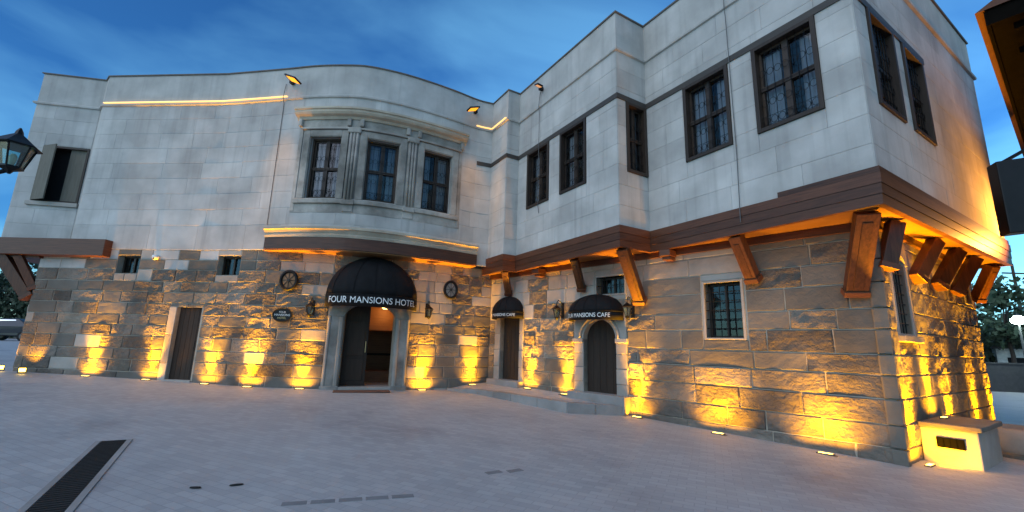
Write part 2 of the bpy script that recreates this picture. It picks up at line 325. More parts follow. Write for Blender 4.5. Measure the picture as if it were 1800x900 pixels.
def stone(P, a, b, z0, z1, front, amp, name, mt, parent, seed, nx=6, nz=3, gap=.009, edge=.006):
    """one block that follows the wall: dressed or hewn front, pulled-back arrises"""
    a += gap; b -= gap; z0 += gap; z1 -= gap; mb = MB()
    ss = [a, a + min(.02, (b - a) * .15)] + [a + (b - a) * i / nx for i in range(1, nx)] + [b - min(.02, (b - a) * .15), b]
    ss = sorted(set(ss)); zz = [z0, z0 + .016] + [z0 + (z1 - z0) * i / nz for i in range(1, nz)] + [z1 - .016, z1]
    n, m = len(ss), len(zz); off = Vector((seed * 3.71, seed * 1.37, 0))
    for j, z in enumerate(zz):
        for i, s in enumerate(ss):
            brd = i in (0, n - 1) or j in (0, m - 1); d = front
            if brd: d = front - edge - amp * .5
            elif amp > .002:
                q = P.at(s, 0, z); d += amp * (noise.noise(Vector((q.x * 3.3, q.y * 3.3, z * 5)) + off) + .6 * noise.noise(Vector((q.x * 9, q.y * 9, z * 11)) + off))
            js = (rnd.uniform(-1, 1) * amp * .35 if brd and amp > .005 else 0)
            mb.v.append(tuple(P.at(s + js, d, z + js * .6)))
    for j in range(m - 1):
        for i in range(n - 1): mb.f.append((j * n + i, j * n + i + 1, (j + 1) * n + i + 1, (j + 1) * n + i))
    o = len(mb.v)   # sides back to the wall core
    ring = [(i, 0) for i in range(n)] + [(n - 1, j) for j in range(1, m)] + [(i, m - 1) for i in range(n - 2, -1, -1)] + [(0, j) for j in range(m - 2, 0, -1)]
    for i, j in ring: mb.v.append(tuple(P.at(ss[i], -.03, zz[j])))
    k = len(ring)
    for q in range(k):
        q2 = (q + 1) % k; i, j = ring[q]; i2, j2 = ring[q2]; mb.f.append((j * n + i, o + q, o + q2, j2 * n + i2))
    return mb.build(name, mt, parent, smooth=False)
def courses(P, zs, ops, lens, kind, name, parent, s0=0, s1=None, **kw):
    s1 = P.L if s1 is None else s1; k = 0
    for za, zb in zip(zs, zs[1:]):
        hit = sorted([o for o in ops if o[2] < zb - .03 and o[3] > za + .03 and o[1] > s0 and o[0] < s1]); pieces = []; cur = s0
        for o in hit:
            if o[0] > cur: pieces.append((cur, o[0], za, zb, True))
            cur = max(cur, o[1])
            if o[3] < zb - .07: pieces.append((o[0], o[1], o[3], zb, True))
            if o[2] > za + .07: pieces.append((o[0], o[1], za, o[2], True))
        if cur < s1 - .01: pieces.append((cur, s1, za, zb, True))
        for a, b, c, e, _ in pieces:
            if b - a < .05: continue
            q = a; first = True
            while q < b - 1e-6:
                ln = rnd.uniform(*lens(q, c)) * (rnd.uniform(.4, 1) if first else 1); first = False
                if b - q - ln < lens(q, c)[0] * .6: ln = b - q
                k += 1; mt, amp, fr = kind(q + ln / 2, (c + e) / 2, rnd.random())
                stone(P, q, q + ln, c, e, fr, amp, name, mt, parent, k + zs[0], **kw); q += ln
def catmull(pts, n=4):
    pts = [Vector(q) for q in pts]; P = [2 * pts[0] - pts[1]] + pts + [2 * pts[-1] - pts[-2]]; out = []
    for i in range(1, len(P) - 2):
        a, b, c, d = P[i - 1:i + 3]
        for k in range(n):
            t = k / n; out.append(.5 * ((2 * b) + (c - a) * t + (2 * a - 5 * b + 4 * c - d) * t * t + (3 * b - a - 3 * c + d) * t ** 3))
    return out + [pts[-1]]
def text_mesh(body, size, xs=1.0):
    cu = bpy.data.curves.new('lettering', 'FONT'); cu.body = body; cu.size = size; cu.align_x = 'CENTER'; cu.align_y = 'CENTER'; cu.offset = 0
    o = bpy.data.objects.new('lettering', cu); COL.objects.link(o); dg = bpy.context.evaluated_depsgraph_get()
    me = bpy.data.meshes.new_from_object(o.evaluated_get(dg)); bpy.data.objects.remove(o)
    for v in me.vertices: v.co.x *= xs
    return me
def letters(me, onto, parent, mt):     # split the lettering into one object per letter
    bm = bmesh.new(); bm.from_mesh(me); todo = set(bm.faces); k = 0
    while todo:
        st = [todo.pop()]; isl = list(st)
        while st:
            f = st.pop()
            for e in f.edges:
                for g in e.link_faces:
                    if g in todo: todo.remove(g); st.append(g); isl.append(g)
        vid = {}; mb = MB()
        for f in isl:
            for v in f.verts:
                if v not in vid: vid[v] = len(mb.v); mb.v.append(onto(v.co))
            mb.f.append(tuple(vid[v] for v in f.verts))
        mb.build('letter', mt, parent)
    bm.free()
def gz(x, y):   # the square falls gently towards the wing and the camera
    x = max(-30, min(22, x)); y = max(-12, min(24, y)); return -.020 * x + .021 * y

# ------------------------------------------------------------------ plan of the place (metres)
U = Vector((.5125, -.8587)); V = Vector((.8587, .5125)); V2 = Vector((.846, .534)).normalized()
A = Vector((-.81, 14.38)); B = A + 1.06 * U; C = B + .46 * V; D = C + 4.53 * U; E_ = D + 1.0 * V; F = E_ + 4.52 * U; G = F + 7.75 * V2; H = G - 5 * U
UMP = [(-13.6, 13.37)] + [tuple(q) for q in catmull([(-9.4, 13.03), (-7.4, 12.68), (-6.5, 12.5), (-5.9, 12.42), (-5.2, 12.38), (-4.6, 12.42), (-3.75, 12.7), (-2.95, 13.1), (-2.1, 13.62), (-1.35, 14.15), (-.81, 14.38)])]
LMP = [(-14.5, 13.45)] + [tuple(q) for q in catmull([(-9.4, 13.04), (-7.4, 12.72), (-6.2, 12.78), (-5, 12.98), (-3.5, 13.5), (-2.2, 14.1), (-.67, 15.0)])]
K = Vector((6.33, 7.5)); LE = Vector((12.1, 11.5))
UM, LM, UL = Path(UMP), Path(LMP), Path([(-15.7, 13.3), (-13.9, 13.62)])
LW, LS = Path([(-.67, 15.0), K]), Path([K, LE])
AB, BC, CD, DE, EF, FG = Path([A, B]), Path([B, C]), Path([C, D]), Path([D, E_]), Path([E_, F]), Path([F, G])
ZB0, ZB1, ZS, ZR = 3.99, 4.50, 9.06, 10.18

# ------------------------------------------------------------------ ground
def ground():
    mb = MB(); xs = [-400, -120, -60] + [x * 2.0 for x in range(-20, 16)] + [60, 150, 400]; ys = [-60, -30] + [y * 2.0 for y in range(-7, 20)] + [60, 150, 500]
    for y in ys:
        for x in xs: mb.v.append((x, y, gz(x, y)))
    n = len(xs)
    for j in range(len(ys) - 1):
        for i in range(n - 1): mb.f.append((j * n + i, j * n + i + 1, (j + 1) * n + i + 1, (j + 1) * n + i))
    g = mb.build('ground', 'paving', smooth=True); tag(g, 'pale grey paved square sloping gently in front of the hotel', None, None, 'structure'); return g
G0 = ground()
def paver(x, y, rz, l, wd, mt):
    mb = MB(); c, s = math.cos(rz), math.sin(rz); q = []
    for z in (-.03, .004):
        for a, b in ((-l / 2, -wd / 2), (l / 2, -wd / 2), (l / 2, wd / 2), (-l / 2, wd / 2)):
            X, Y = x + a * c - b * s, y + a * s + b * c; q.append((X, Y, gz(X, Y) + z))
    mb.hexa(q); return mb.build('paver', mt, G0, bevel=.004)
for i in range(5): paver(-2.05 + i * .245, 4.72 + i * .085, R(19), .225, .10, 'dark_paver')
for q in [(-.15, 6.05, .6), (.12, 6.17, .6)]: paver(q[0], q[1], q[2], .22, .10, 'dark_paver')

# ------------------------------------------------------------------ the hotel
HB = empty('hotel_building', (-4, 13.2, .3), 'two storey pale stone hotel with bow front, timber jetties and golden uplit base', 'building')
HB.location = (0, 0, 0)
# openings (s0, s1, z0, z1)
win_um = [(7.5, 8.44, 5.80, 7.72), (9.22, 10.16, 5.80, 7.72), (10.95, 11.9, 5.80, 7.74)]
win_ul = [(.52, 1.8, 5.75, 7.63)]
win_cd = [(.58, 1.74, 5.88, 7.72), (2.28, 3.40, 5.88, 7.72)]
win_de = [(.28, .97, 5.88, 7.72)]
win_ef = [(1.14, 2.26, 5.88, 7.72), (2.78, 3.95, 5.88, 7.72)]
win_fg = [(.52, 1.68, 5.86, 7.72), (2.12, 3.26, 5.86, 7.72)]
low_m = [(2.56, 3.30, 3.52, 4.07), (5.84, 6.60, 3.50, 4.08), (4.78, 5.57, .40, 2.55), (9.76, 11.18, .30, 2.85)]
low_w = [(.56, 1.45, .60, 2.62), (3.93, 4.95, .50, 2.46), (7.24, 8.0, 2.01, 3.18), (4.36, 5.22, 3.12, 3.58)]
low_s = [(.62, 1.42, 2.13, 3.62), (6.05, 6.6, 3.1, 3.75)]
# stone zones that trims replace (the course layout leaves these out too)
skip_m = low_m[:2] + [(4.55, 5.62, .2, 2.56), (9.30, 11.62, .1, 2.95)]
skip_w = [(.30, 1.62, .3, 2.85), (3.62, 5.27, .3, 2.80), (7.16, 8.09, 1.97, 3.23), (4.30, 5.28, 3.08, 3.62)]
skip_s = [(.50, 1.62, 2.06, 3.80), (5.95, 6.7, 3.05, 3.82)]

def uz(P, a, b): # lowest ground under a wall
    return min(gz(*P.at(q)[:2]) for q in (a, (a + b) / 2, b))
# --- lower walls
lm = wall_core('lower_wall', LM, .0, 4.25, low_m, 'mortar', HB)
lw = wall_core('lower_wall', LW, -.2, 4.15, low_w, 'mortar', HB)
ls = wall_core('lower_wall', LS, -.3, 4.15, low_s, 'mortar', HB)
def kind_m(s, z, r):
    if z > 3.75 and s < 7.4: return ('ashlar', .0, .012) if r < .45 else (('pale_stone', .001, .014) if r < .6 else ('grey_stone', .006, .016))
    if z > 3.3 and r < .3 and s < 9.0: return ('pale_stone', .002, .018)
    if 8.6 < s < 9.3 and z > 3.0: return ('pale_stone', .002, .018)
    if 11.6 < s < 12.75 and z > 2.3: return ('pale_stone', .002, .018)
    if r < .10: return ('pale_stone', .003, .02)
    if r < .36: return ('grey_stone', .008, .02)
    return ('rubble_stone' if s > 11.6 or r > .8 else 'rough_stone', rnd.uniform(.012, .022), rnd.uniform(.014, .028))
zs = [.02]
for h in (.36, .30, .34, .31, .36, .32, .29, .35, .33, .31, .36, .30, .30): zs.append(round(zs[-1] + h, 3))
zs[-1] = 4.25
courses(LM, zs, skip_m, lambda s, z: (.5, 1.05) if s < 11.6 else (.35, .8), kind_m, 'stone_block', lm)
def kind_w(s, z, r):
    if s < 1.9 and z > 2.7: return ('pale_stone', .003, .018)
    if 2.9 < s < 5.6 and z > 3.0: return ('pale_stone', .003, .018)
    if s < 5.4: return ('rubble_stone', rnd.uniform(.014, .024), rnd.uniform(.014, .03)) if r > .12 else ('grey_stone', .01, .02)
    if z > 3.2 and s < 8.3: return ('pale_stone', .003, .016)
    if z > 1.95: return ('grey_stone', .006, .016) if r > .15 else ('rough_stone', .02, .02)
    if z > 1.5: return ('grey_stone', .012, .02) if r < .5 else ('rough_stone', .022, .02)
    return ('rough_stone', rnd.uniform(.014, .026), rnd.uniform(.014, .036))
zs = [-.15]
for h in (.42, .36, .40, .38, .34, .42, .36, .44, .40, .40, .38): zs.append(round(zs[-1] + h, 3))
zs[-1] = 4.15
courses(LW, zs, skip_w, lambda s, z: (.45, .95) if s < 5.4 else (.7, 1.35), kind_w, 'stone_block', lw)
def kind_s(s, z, r):
    if z > 3.3: return ('pale_stone', .004, .018)
    if 1.5 < s < 2.3 or (s < .35 and z < 2.4): return ('grey_stone', .01, .02)
    return ('rubble_stone', rnd.uniform(.014, .024), rnd.uniform(.014, .03))
courses(LS, zs, skip_s, lambda s, z: (.6, 1.25), kind_s, 'stone_block', ls)
# rounded corner quoins where wing front meets the alley side
for k, (za, zb) in enumerate(zip(zs, zs[1:])):
    q = Path([K - (K - Vector((-.67, 15))).normalized() * .16, K - (K - Vector((-.67, 15))).normalized() * .02 + Vector((.02, -.06)), K + (LE - K).normalized() * .14])
    stone(q, 0, q.L, za, zb, rnd.uniform(.035, .055), .012, 'corner_stone', 'grey_stone', lw, k + 40, nx=4)
# left return of the ground floor
lr = Path([(-14.86, 13.95), (-14.5, 13.45)])
r0 = wall_core('return_wall', lr, .0, 4.25, [], 'mortar', HB)
for k, (za, zb) in enumerate(zip(zs, zs[1:])): stone(lr, 0, lr.L, za, zb, .02, .015, 'stone_block', 'rough_stone' if k % 3 else 'pale_stone', r0, k + 80, nx=3)
# --- upper walls
def upper(P, z0, wins, name='upper_wall', lens=(.8, 1.5)):
    wcore = wall_core(name, P, z0, ZS, wins, 'ashlar_joint', HB)
    return wcore
def kind_u(s, z, r): return ('ashlar', .0012, .012 + .0025 * rnd.random() ** 2)
zu = [4.5 + (ZS - 4.5) * i / 9 for i in range(10)]
def do_upper(P, z0, wins, skips, lens, zz=zu):
    wc = upper(P, z0, wins)
    courses(P, zz, skips, lambda s, z: lens, kind_u, 'ashlar_block', wc, nx=2, nz=2, gap=.0025, edge=.002)
    return wc
surround = [(7.12, 12.25, 5.62, 8.62)]
um = do_upper(UM, 4.25, win_um, surround, (1.0, 1.7), [4.25] + zu[1:])
ul = do_upper(UL, 4.5, win_ul, [(.5, 1.82, 5.62, 7.65)], (.9, 1.3))
grow = lambda ws, g=.0: [(a - g, b + g, c - g, d + .14) for a, b, c, d in ws]
for P, ws, ln in ((AB, [], (1.0, 1.1)), (BC, [], (.5, .5)), (CD, win_cd, (.8, 1.35)), (DE, win_de, (.99, 1.0)), (EF, win_ef, (.8, 1.35)), (FG, win_fg, (1.0, 1.6))):
    do_upper(P, ZB0 + .05, ws, grow(ws, .0), ln)
jog = Path([(-13.9, 13.62), (-13.6, 13.37)]); wall_core('upper_wall', jog, 4.5, ZS, [], 'ashlar_joint', HB)
wall_core('upper_wall', Path([(-15.3, 18.0), (-15.7, 13.3)]), 4.5, ZS, [], 'ashlar_joint', HB)
wall_core('upper_wall', Path([G, H]), ZB0, ZS, [], 'ashlar_joint', HB)
# parapet, string course, coping, dark window-head band
RUN = [(-15.3, 18.0), (-15.7, 13.3), (-13.9, 13.62)] + UMP + [tuple(q) for q in (B, C, D, E_, F, G, H)]
mb = MB(); sweep(mb, RUN, [(-.3, ZS), (.005, ZS), (.005, ZR - .06), (-.3, ZR - .06)]); mb.build('parapet', 'parapet', HB)
mb = MB(); sweep(mb, RUN, [(-.02, ZS - .05), (.06, ZS - .02), (.07, ZS + .03), (.04, ZS + .06), (-.02, ZS + .07)]); mb.build('string_course', 'parapet', HB)
mb = MB(); sweep(mb, RUN, [(-.34, ZR - .06), (.035, ZR - .06), (.045, ZR - .03), (.035, ZR - .015), (-.34, ZR + .01)]); mb.build('coping', 'coping', HB)
mb = MB(); sweep(mb, [(-1.3, 14.17)] + [tuple(q) for q in (A, B, C, D, E_, F, F + V2 * 3.4)], [(-.01, 7.725), (.035, 7.725), (.035, 7.86), (-.01, 7.86)]); mb.build('head_band', 'band_wood', HB)
mb = MB(); mb.add([(q[0], q[1], ZR - .3) for q in RUN] + [(10, 20, ZR - .3), (-15, 20, ZR - .3)], [tuple(range(len(RUN) + 2))]); mb.build('roof_deck', 'parapet', HB)
mb = MB()   # closed back of the building
back = [RUN[0], (-15, 20), (10, 20), tuple(H)]
for a, b in zip(back, back[1:]): mb.add([(a[0], a[1], 0), (b[0], b[1], 0), (b[0], b[1], ZR), (a[0], a[1], ZR)], [(0, 1, 2, 3)])
e0, e1 = LE, LE + (H - G); mb.add([(e0.x, e0.y, -.3), (e1.x, e1.y, -.3), (e1.x, e1.y, 4.2), (e0.x, e0.y, 4.2)], [(0, 1, 2, 3)]); mb.build('back_wall', 'ashlar_joint', HB)
# --- timber jetty: fascia boards, soffit, struts
JR = [tuple(A - U * .25)] + [tuple(q) for q in (A, B, C, D, E_, F, G, G - U * 2)][1:]
for z0, z1, d in ((3.99, 4.155, .045), (4.16, 4.325, .055), (4.33, 4.50, .066)):
    mb = MB(); sweep(mb, JR, [(-.05, z0), (d, z0), (d, z1), (-.05, z1)]); mb.build('fascia_board', 'beam_wood', HB)
mb = MB(); sweep(mb, [tuple(E_ + U * 3.05), tuple(F), tuple(G)], [(.0, 4.505), (.06, 4.505), (.06, 4.60), (.0, 4.60)]); mb.build('fascia_board', 'beam_wood', HB)
mb = MB(); poly = [tuple(A - U * .25), B, C, D, E_, F, G, LE + Vector((.0, .3)), K + Vector((.05, .05)), (-.67, 15.05)]
mb.add([(q[0], q[1], 4.06) for q in poly], [tuple(range(len(poly)))]); mb.build('soffit', 'soffit_wood', HB)
mb = MB(); slab(mb, LW, .0, LW.L + .1, 3.90, 4.055, .0, .09); mb.build('ledger_beam', 'beam_wood', HB)
mb = MB(); slab(mb, LS, -.05, LS.L, 3.92, 4.055, .0, .09); mb.build('ledger_beam', 'beam_wood', HB)
def xy(v, z): return Vector((v[0], v[1], z))
def strut(top, bot, wd=.20, ht=.17, cap=True):
    mb = MB(); mb.beam(bot, top, wd, ht); o = mb.build('strut', 'strut_wood', HB, bevel=.012)
    d = (Vector(top) - Vector(bot)).normalized(); c = MB(); p = Vector(bot) + d * .02
    c.beam(p - d * .05, p + d * .05, wd + .04, ht + .04); c.build('strut_foot', 'beam_wood', o, bevel=.008)
    m2 = MB(); n = (0, 0, 1)
    m2.beam(Vector(bot) + d * .12 + Vector((0, 0, -.012)), Vector(top) - d * .14 + Vector((0, 0, -.012)), wd * .45, ht + .01); m2.build('strut_panel', 'strut_wood', o, bevel=.006)
strut(xy(B + Vector((.06, .12)), 4.0), LW.at(.98, .10, 3.36), .20, .16)
strut(xy(C + U * 2.75 + Vector((.10, .06)), 4.0), LW.at(3.93, .10, 3.30), .20, .17)
strut(xy(D + Vector((.10, .14)), 4.0), LW.at(5.72, .12, 2.86), .26, .22)
strut(xy(E_ + U * 2.1 + Vector((.08, .05)), 4.0), LW.at(8.30, .11, 3.16), .24, .20)
strut(xy(F + Vector((.12, .42)), 4.0), LW.at(9.92, .12, 2.78), .34, .16)
VM = Vector((V2.y, -V2.x))
for t, q in ((1.4, .06), (3.5, 1.75), (4.9, 3.24), (6.16, 4.7), (7.6, 6.75)): strut(xy(F + V2 * t - VM * .26, 4.02), LS.at(q, .10, 3.22), .20, .24)
for P, q in ((LW, 2.45), (LW, 6.55)):
    mb = MB(); slab(mb, P, q - .13, q + .13, 3.84, 3.99, .09, .42); o = mb.build('beam_end', 'beam_wood', HB, bevel=.01)
    mb = MB(); slab(mb, P, q - .10, q + .10, 3.76, 3.84, .09, .34); mb.build('beam_cap', 'strut_wood', o, bevel=.01)
# left jetty
mb = MB(); mb.hexa([(-15.8, 13.12, ZB0), (-12.2, 12.98, ZB0), (-12.2, 13.3, ZB0), (-15.8, 13.9, ZB0), (-15.8, 13.12, 4.5), (-12.2, 12.98, 4.5), (-12.2, 13.3, 4.5), (-15.8, 13.9, 4.5)]); mb.build('jetty_beam', 'beam_wood', HB, bevel=.01)
mb = MB(); mb.hexa([(-15.8, 13.3, 3.93), (-14.4, 13.3, 3.93), (-14.4, 17, 3.93), (-15.6, 17, 3.93), (-15.8, 13.3, 4.2), (-14.4, 13.3, 4.2), (-14.4, 17, 4.2), (-15.6, 17, 4.2)]); mb.build('soffit', 'beam_wood', HB)
strut((-15.55, 13.3, 4.0), (-14.62, 13.5, 2.75), .26, .3); strut((-15.0, 13.28, 3.96), (-14.52, 13.5, 3.0), .2, .2)
# --- bow: corbelled cornice, timber fascia and soffit
def sub(P, a, b, d=0): return [tuple(P.at(q, d)[:2]) for q in P.cuts(a, b)]
BOW = sub(UM, 6.55, 12.92)
mb = MB(); sweep(mb, BOW, [(-.05, 4.58), (.20, 4.58), (.22, 4.64), (.20, 4.68), (.26, 4.78), (.31, 4.80), (.31, 4.86), (.27, 4.88), (.02, 4.95), (-.05, 4.95)]); mb.build('bow_cornice', 'warm_trim', HB)
mb = MB(); sweep(mb, BOW, [(-.2, 4.24), (.19, 4.24), (.19, 4.575), (-.2, 4.575)]); mb.build('bow_fascia', 'beam_wood', HB)
mb = MB(); sweep(mb, sub(UM, 6.5, 12.95), [(-.75, 4.21), (.14, 4.21), (.14, 4.235), (-.75, 4.235)]); mb.build('bow_soffit', 'soffit_wood', HB)
# bow window dressings
for (a, b, z0, z1) in win_um:
    tr = MB()
    for (s0, s1, y0, y1, d) in ((a - .22, a - .02, z0 - .02, z1 + .22, .06), (b + .02, b + .22, z0 - .02, z1 + .22, .06), (a - .02, b + .02, z1 + .02, z1 + .22, .06), (a - .08, a, z0, z1, .035), (b, b + .08, z0, z1, .035), (a - .02, b + .02, z1, z1 + .05, .035)): slab(tr, UM, s0, s1, y0, y1, -.05, d)
    o = tr.build('architrave', 'trim_stone', HB, bevel=.012)
    t2 = MB(); slab(t2, UM, a - .30, b + .30, z1 + .235, z1 + .30, -.05, .11); t2.build('architrave_cap', 'trim_stone', o, bevel=.015)
    t2 = MB(); slab(t2, UM, a - .32, b + .32, z0 - .17, z0 - .03, -.05, .085); t2.build('window_sill', 'trim_stone', HB, bevel=.02)
for (q, wd) in ((8.83, .30), (10.555, .30)):    # clustered pilasters between the windows
    o = MB(); slab(o, UM, q - wd / 2, q + wd / 2, 5.4, 8.28, -.05, .04); o = o.build('pilaster', 'trim_stone', HB, bevel=.01)
    for k in (-.09, 0, .09):
        t2 = MB(); t2.tube([UM.at(q + k, .05, 5.75), UM.at(q + k, .05, 7.85)], .04, 8); t2.build('shaft', 'trim_stone', o, smooth=True)
    t2 = MB(); slab(t2, UM, q - .19, q + .19, 7.85, 8.02, -.02, .12); t2.build('capital', 'trim_stone', o, bevel=.03)
    t2 = MB(); slab(t2, UM, q - .18, q + .18, 5.6, 5.74, -.02, .11); t2.build('base', 'trim_stone', o, bevel=.02)
for q in (7.16, 12.2):
    o = MB(); slab(o, UM, q - .06, q + .06, 5.4, 8.28, -.05, .03); o.build('pilaster', 'trim_stone', HB, bevel=.01)
fr = MB(); slab(fr, UM, 7.1, 12.28, 8.03, 8.3, -.05, .02); fr.build('frieze', 'trim_stone', HB)
fr = MB(); slab(fr, UM, 7.1, 12.28, 5.36, 5.62, -.05, .016); fr.build('frieze', 'trim_stone', HB)
mb = MB(); sweep(mb, sub(UM, 7.0, 12.36), [(-.05, 8.29), (.06, 8.29), (.10, 8.36), (.20, 8.40), (.24, 8.46), (.24, 8.52), (.28, 8.54), (.28, 8.60), (.02, 8.66), (-.05, 8.66)]); co = mb.build('window_cornice', 'warm_trim', HB)
for q in (7.14, 8.66, 9.02, 10.38, 10.74, 12.22):
    mb = MB(); slab(mb, UM, q - .06, q + .06, 8.06, 8.30, .0, .13); mb.build('corbel', 'trim_stone', co, bevel=.03)

# --- windows
def window(P, o, style):
    a, b, z0, z1 = o; W = empty('window'); W.parent = HB; cas = style == 'casing'
    M = MB(); t = .078 if cas else .05; d1 = .05 if cas else -.10; d0 = -.16 if cas else -.22
    for q in ((a, a + t, z0, z1), (b - t, b, z0, z1), (a + t, b - t, z1 - t, z1), (a + t, b - t, z0, z0 + t)): slab(M, P, q[0], q[1], q[2], q[3], d0, d1)
    M.build('frame', 'case_wood' if cas else 'sash_wood', W, bevel=.006)
    ia, ib, y0, y1 = a + t, b - t, z0 + t, z1 - t; ds = -.10 if cas else -.17; mid = y0 + (y1 - y0) * .5; c = (ia + ib) / 2
    S = MB()
    for q in ((ia, ia + .045, y0, y1), (ib - .045, ib, y0, y1), (ia, ib, y1 - .045, y1), (ia, ib, y0, y0 + .05)): slab(S, P, q[0], q[1], q[2], q[3], ds - .05, ds)
    S.build('sash', 'sash_wood', W)
    S = MB(); slab(S, P, c - .06, c + .06, y0, y1, ds - .05, ds + .02); S.build('mullion', 'sash_wood', W, bevel=.005)
    S = MB(); slab(S, P, ia, ib, mid - .045, mid + .045, ds - .04, ds + .035); S.build('transom', 'sash_wood', W, bevel=.005)
    for (s0, s1) in ((ia + .045, c - .06), (c + .06, ib - .045)):
        for (q0, q1) in ((y0 + .05, mid - .045), (mid + .045, y1 - .045)):
            pm = MB(); pm.add([P.at(s0, ds - .03, q0), P.at(s1, ds - .03, q0), P.at(s1, ds - .03, q1), P.at(s0, ds - .03, q1)], [(0, 1, 2, 3)]); pm.build('pane', 'glass', W)
    for side in (0, 1):      # sheer curtains, gathered
        cm = MB(); full = rnd.uniform(.55, .85); s0 = ia if side == 0 else ib - (c - ia) * full; s1 = ia + (c - ia) * full if side == 0 else ib; n = 18; ph = rnd.random() * 6
        for i in range(n + 1):
            s = s0 + (s1 - s0) * i / n; dd = ds - .16 + .025 * math.sin(i * 1.7 + ph)
            cm.v += [tuple(P.at(s, dd, y0)), tuple(P.at(s, dd, y1))]
        for i in range(n): cm.f.append((2 * i, 2 * i + 2, 2 * i + 3, 2 * i + 1))
        cm.build('curtain', 'curtain', W, smooth=True)
    rm = MB(); slab(rm, P, a - .15, b + .15, z0 - .2, z1 + .2, -1.2, -.42)
    rm.f = [f for i, f in enumerate(rm.f)]   # dark room behind: keep only the back and sides
    ro = MB(); A0 = [P.at(a - .02, -.405, z0 - .02), P.at(b + .02, -.405, z0 - .02), P.at(b + .02, -.405, z1 + .02), P.at(a - .02, -.405, z1 + .02)]; B0 = [q + Vector((*(-P.nrm((a + b) / 2) * .7), 0)) for q in A0]
    ro.add(A0 + B0, [(4, 5, 6, 7), (0, 1, 5, 4), (1, 2, 6, 5), (2, 3, 7, 6), (3, 0, 4, 7)]); ro.build('room', 'unlit_black', W)
    gm = MB(); dg = ds + .055; k = max(4, int((ib - ia) / .13))
    for i in range(1, k): s = ia + (ib - ia) * i / k; gm.tube([P.at(s, dg, y0), P.at(s, dg, y1)], .0065, 4)
    for y in (y0 + .06, y0 + .24, mid, y1 - .2): gm.tube([P.at(ia, dg, y), P.at(ib, dg, y)], .0065, 4)
    for i in range(k):
        s = ia + (ib - ia) * (i + .5) / k; r = (ib - ia) / k * .42
        for y in (y0 + .15, mid + .32, mid - .32): gm.tube([P.at(s + r * math.cos(t), dg, y + r * 1.2 * math.sin(t)) for t in [2 * math.pi * j / 10 for j in range(10)]], .006, 4, close=True)
    gm.build('grille', 'black_metal', W); return W
for o in win_um: window(UM, o, 'stone')
for P, ws in ((CD, win_cd), (DE, win_de), (EF, win_ef), (FG, win_fg)):
    for o in ws: window(P, o, 'casing')
# left window with one shutter leaf folded out
W = empty('window'); W.parent = HB; a, b, z0, z1 = win_ul[0]
m = MB()
for q in ((a, a + .06, z0, z1), (b - .06, b, z0, z1), (a + .06, b - .06, z1 - .06, z1), (a + .06, b - .06, z0, z0 + .06)): slab(m, UL, q[0], q[1], q[2], q[3], -.2, .03)
m.build('frame', 'case_wood', W)
m = MB(); slab(m, UL, a + .72, b - .06, z0 + .06, z1 - .06, -.12, -.06); o = m.build('shutter', 'shutter_wood', W)
m = MB(); slab(m, UL, a - .02, b + .02, z0 - .02, z1 + .02, -.9, -.26); m.build('room', 'unlit_black', W)  # solid near-black block in place of the unlit room
m = MB(); h0 = UL.at(a + .02, .03, 0); h1 = UL.at(a + .56, .30, 0); nn = (h1 - h0).normalized(); pp = Vector((nn.y, -nn.x, 0)) * .035
m.hexa([xy(h0, z0 + .03), xy(h1, z0 + .03), xy(h1 + pp, z0 + .03), xy(h0 + pp, z0 + .03), xy(h0, z1 - .03), xy(h1, z1 - .03), xy(h1 + pp, z1 - .03), xy(h0 + pp, z1 - .03)]); m.build('shutter', 'shutter_wood', W)
m = MB(); slab(m, UL, a - .1, b + .04, z0 - .13, z0, -.1, .09); m.build('sill', 'pale_stone', W, bevel=.01)
# ground-floor windows
def low_window(P, o, fr, grille):
    a, b, z0, z1 = o; W = empty('window'); W.parent = HB
    if fr:
        for q in ((a - fr, a, z0 - .04, z1 + fr), (b, b + fr, z0 - .04, z1 + fr), (a, b, z1, z1 + fr), (a, b, z0 - .04, z0)):
            m = MB(); slab(m, P, q[0], q[1], q[2], q[3], -.25, .03); m.build('stone_frame', 'pale_stone', W, bevel=.008)
    m = MB()
    for q in ((a, a + .05, z0, z1), (b - .05, b, z0, z1), (a, b, z1 - .05, z1), (a, b, z0, z0 + .05), ((a + b) / 2 - .025, (a + b) / 2 + .025, z0, z1)): slab(m, P, q[0], q[1], q[2], q[3], -.26, -.2)
    m.build('frame', 'sash_wood', W)
    for s0, s1 in ((a + .05, (a + b) / 2 - .025), ((a + b) / 2 + .025, b - .05)):
        m = MB(); m.add([P.at(s0, -.24, z0 + .05), P.at(s1, -.24, z0 + .05), P.at(s1, -.24, z1 - .05), P.at(s0, -.24, z1 - .05)], [(0, 1, 2, 3)]); m.build('pane', 'glass', W)
    m = MB(); slab(m, P, a - .02, b + .02, z0 - .02, z1 + .02, -.5, -.42); m.build('room', 'unlit_black', W)  # near-black backing slab painted as the unlit room
    if grille:
        m = MB(); k = max(3, int((b - a) / .14)); j = max(2, int((z1 - z0) / .17))
        for i in range(1, k): s = a + (b - a) * i / k; m.tube([P.at(s, -.05, z0), P.at(s, -.05, z1)], .010, 5)
        for i in range(1, j): y = z0 + (z1 - z0) * i / j; m.tube([P.at(a, -.05, y), P.at(b, -.05, y)], .010, 5)
        m.build('grille', 'black_metal', W)
    return W
low_window(LM, low_m[0], 0, False); low_window(LM, low_m[1], 0, False)
low_window(LW, low_w[2], .05, True); low_window(LW, low_w[3], .05, True)
w1 = low_window(LS, low_s[0], .11, True); low_window(LS, low_s[1], .09, False)
m = MB(); slab(m, LS, .5, 1.56, 1.98, 2.09, -.1, .12); m.build('sill', 'pale_stone', w1, bevel=.01)
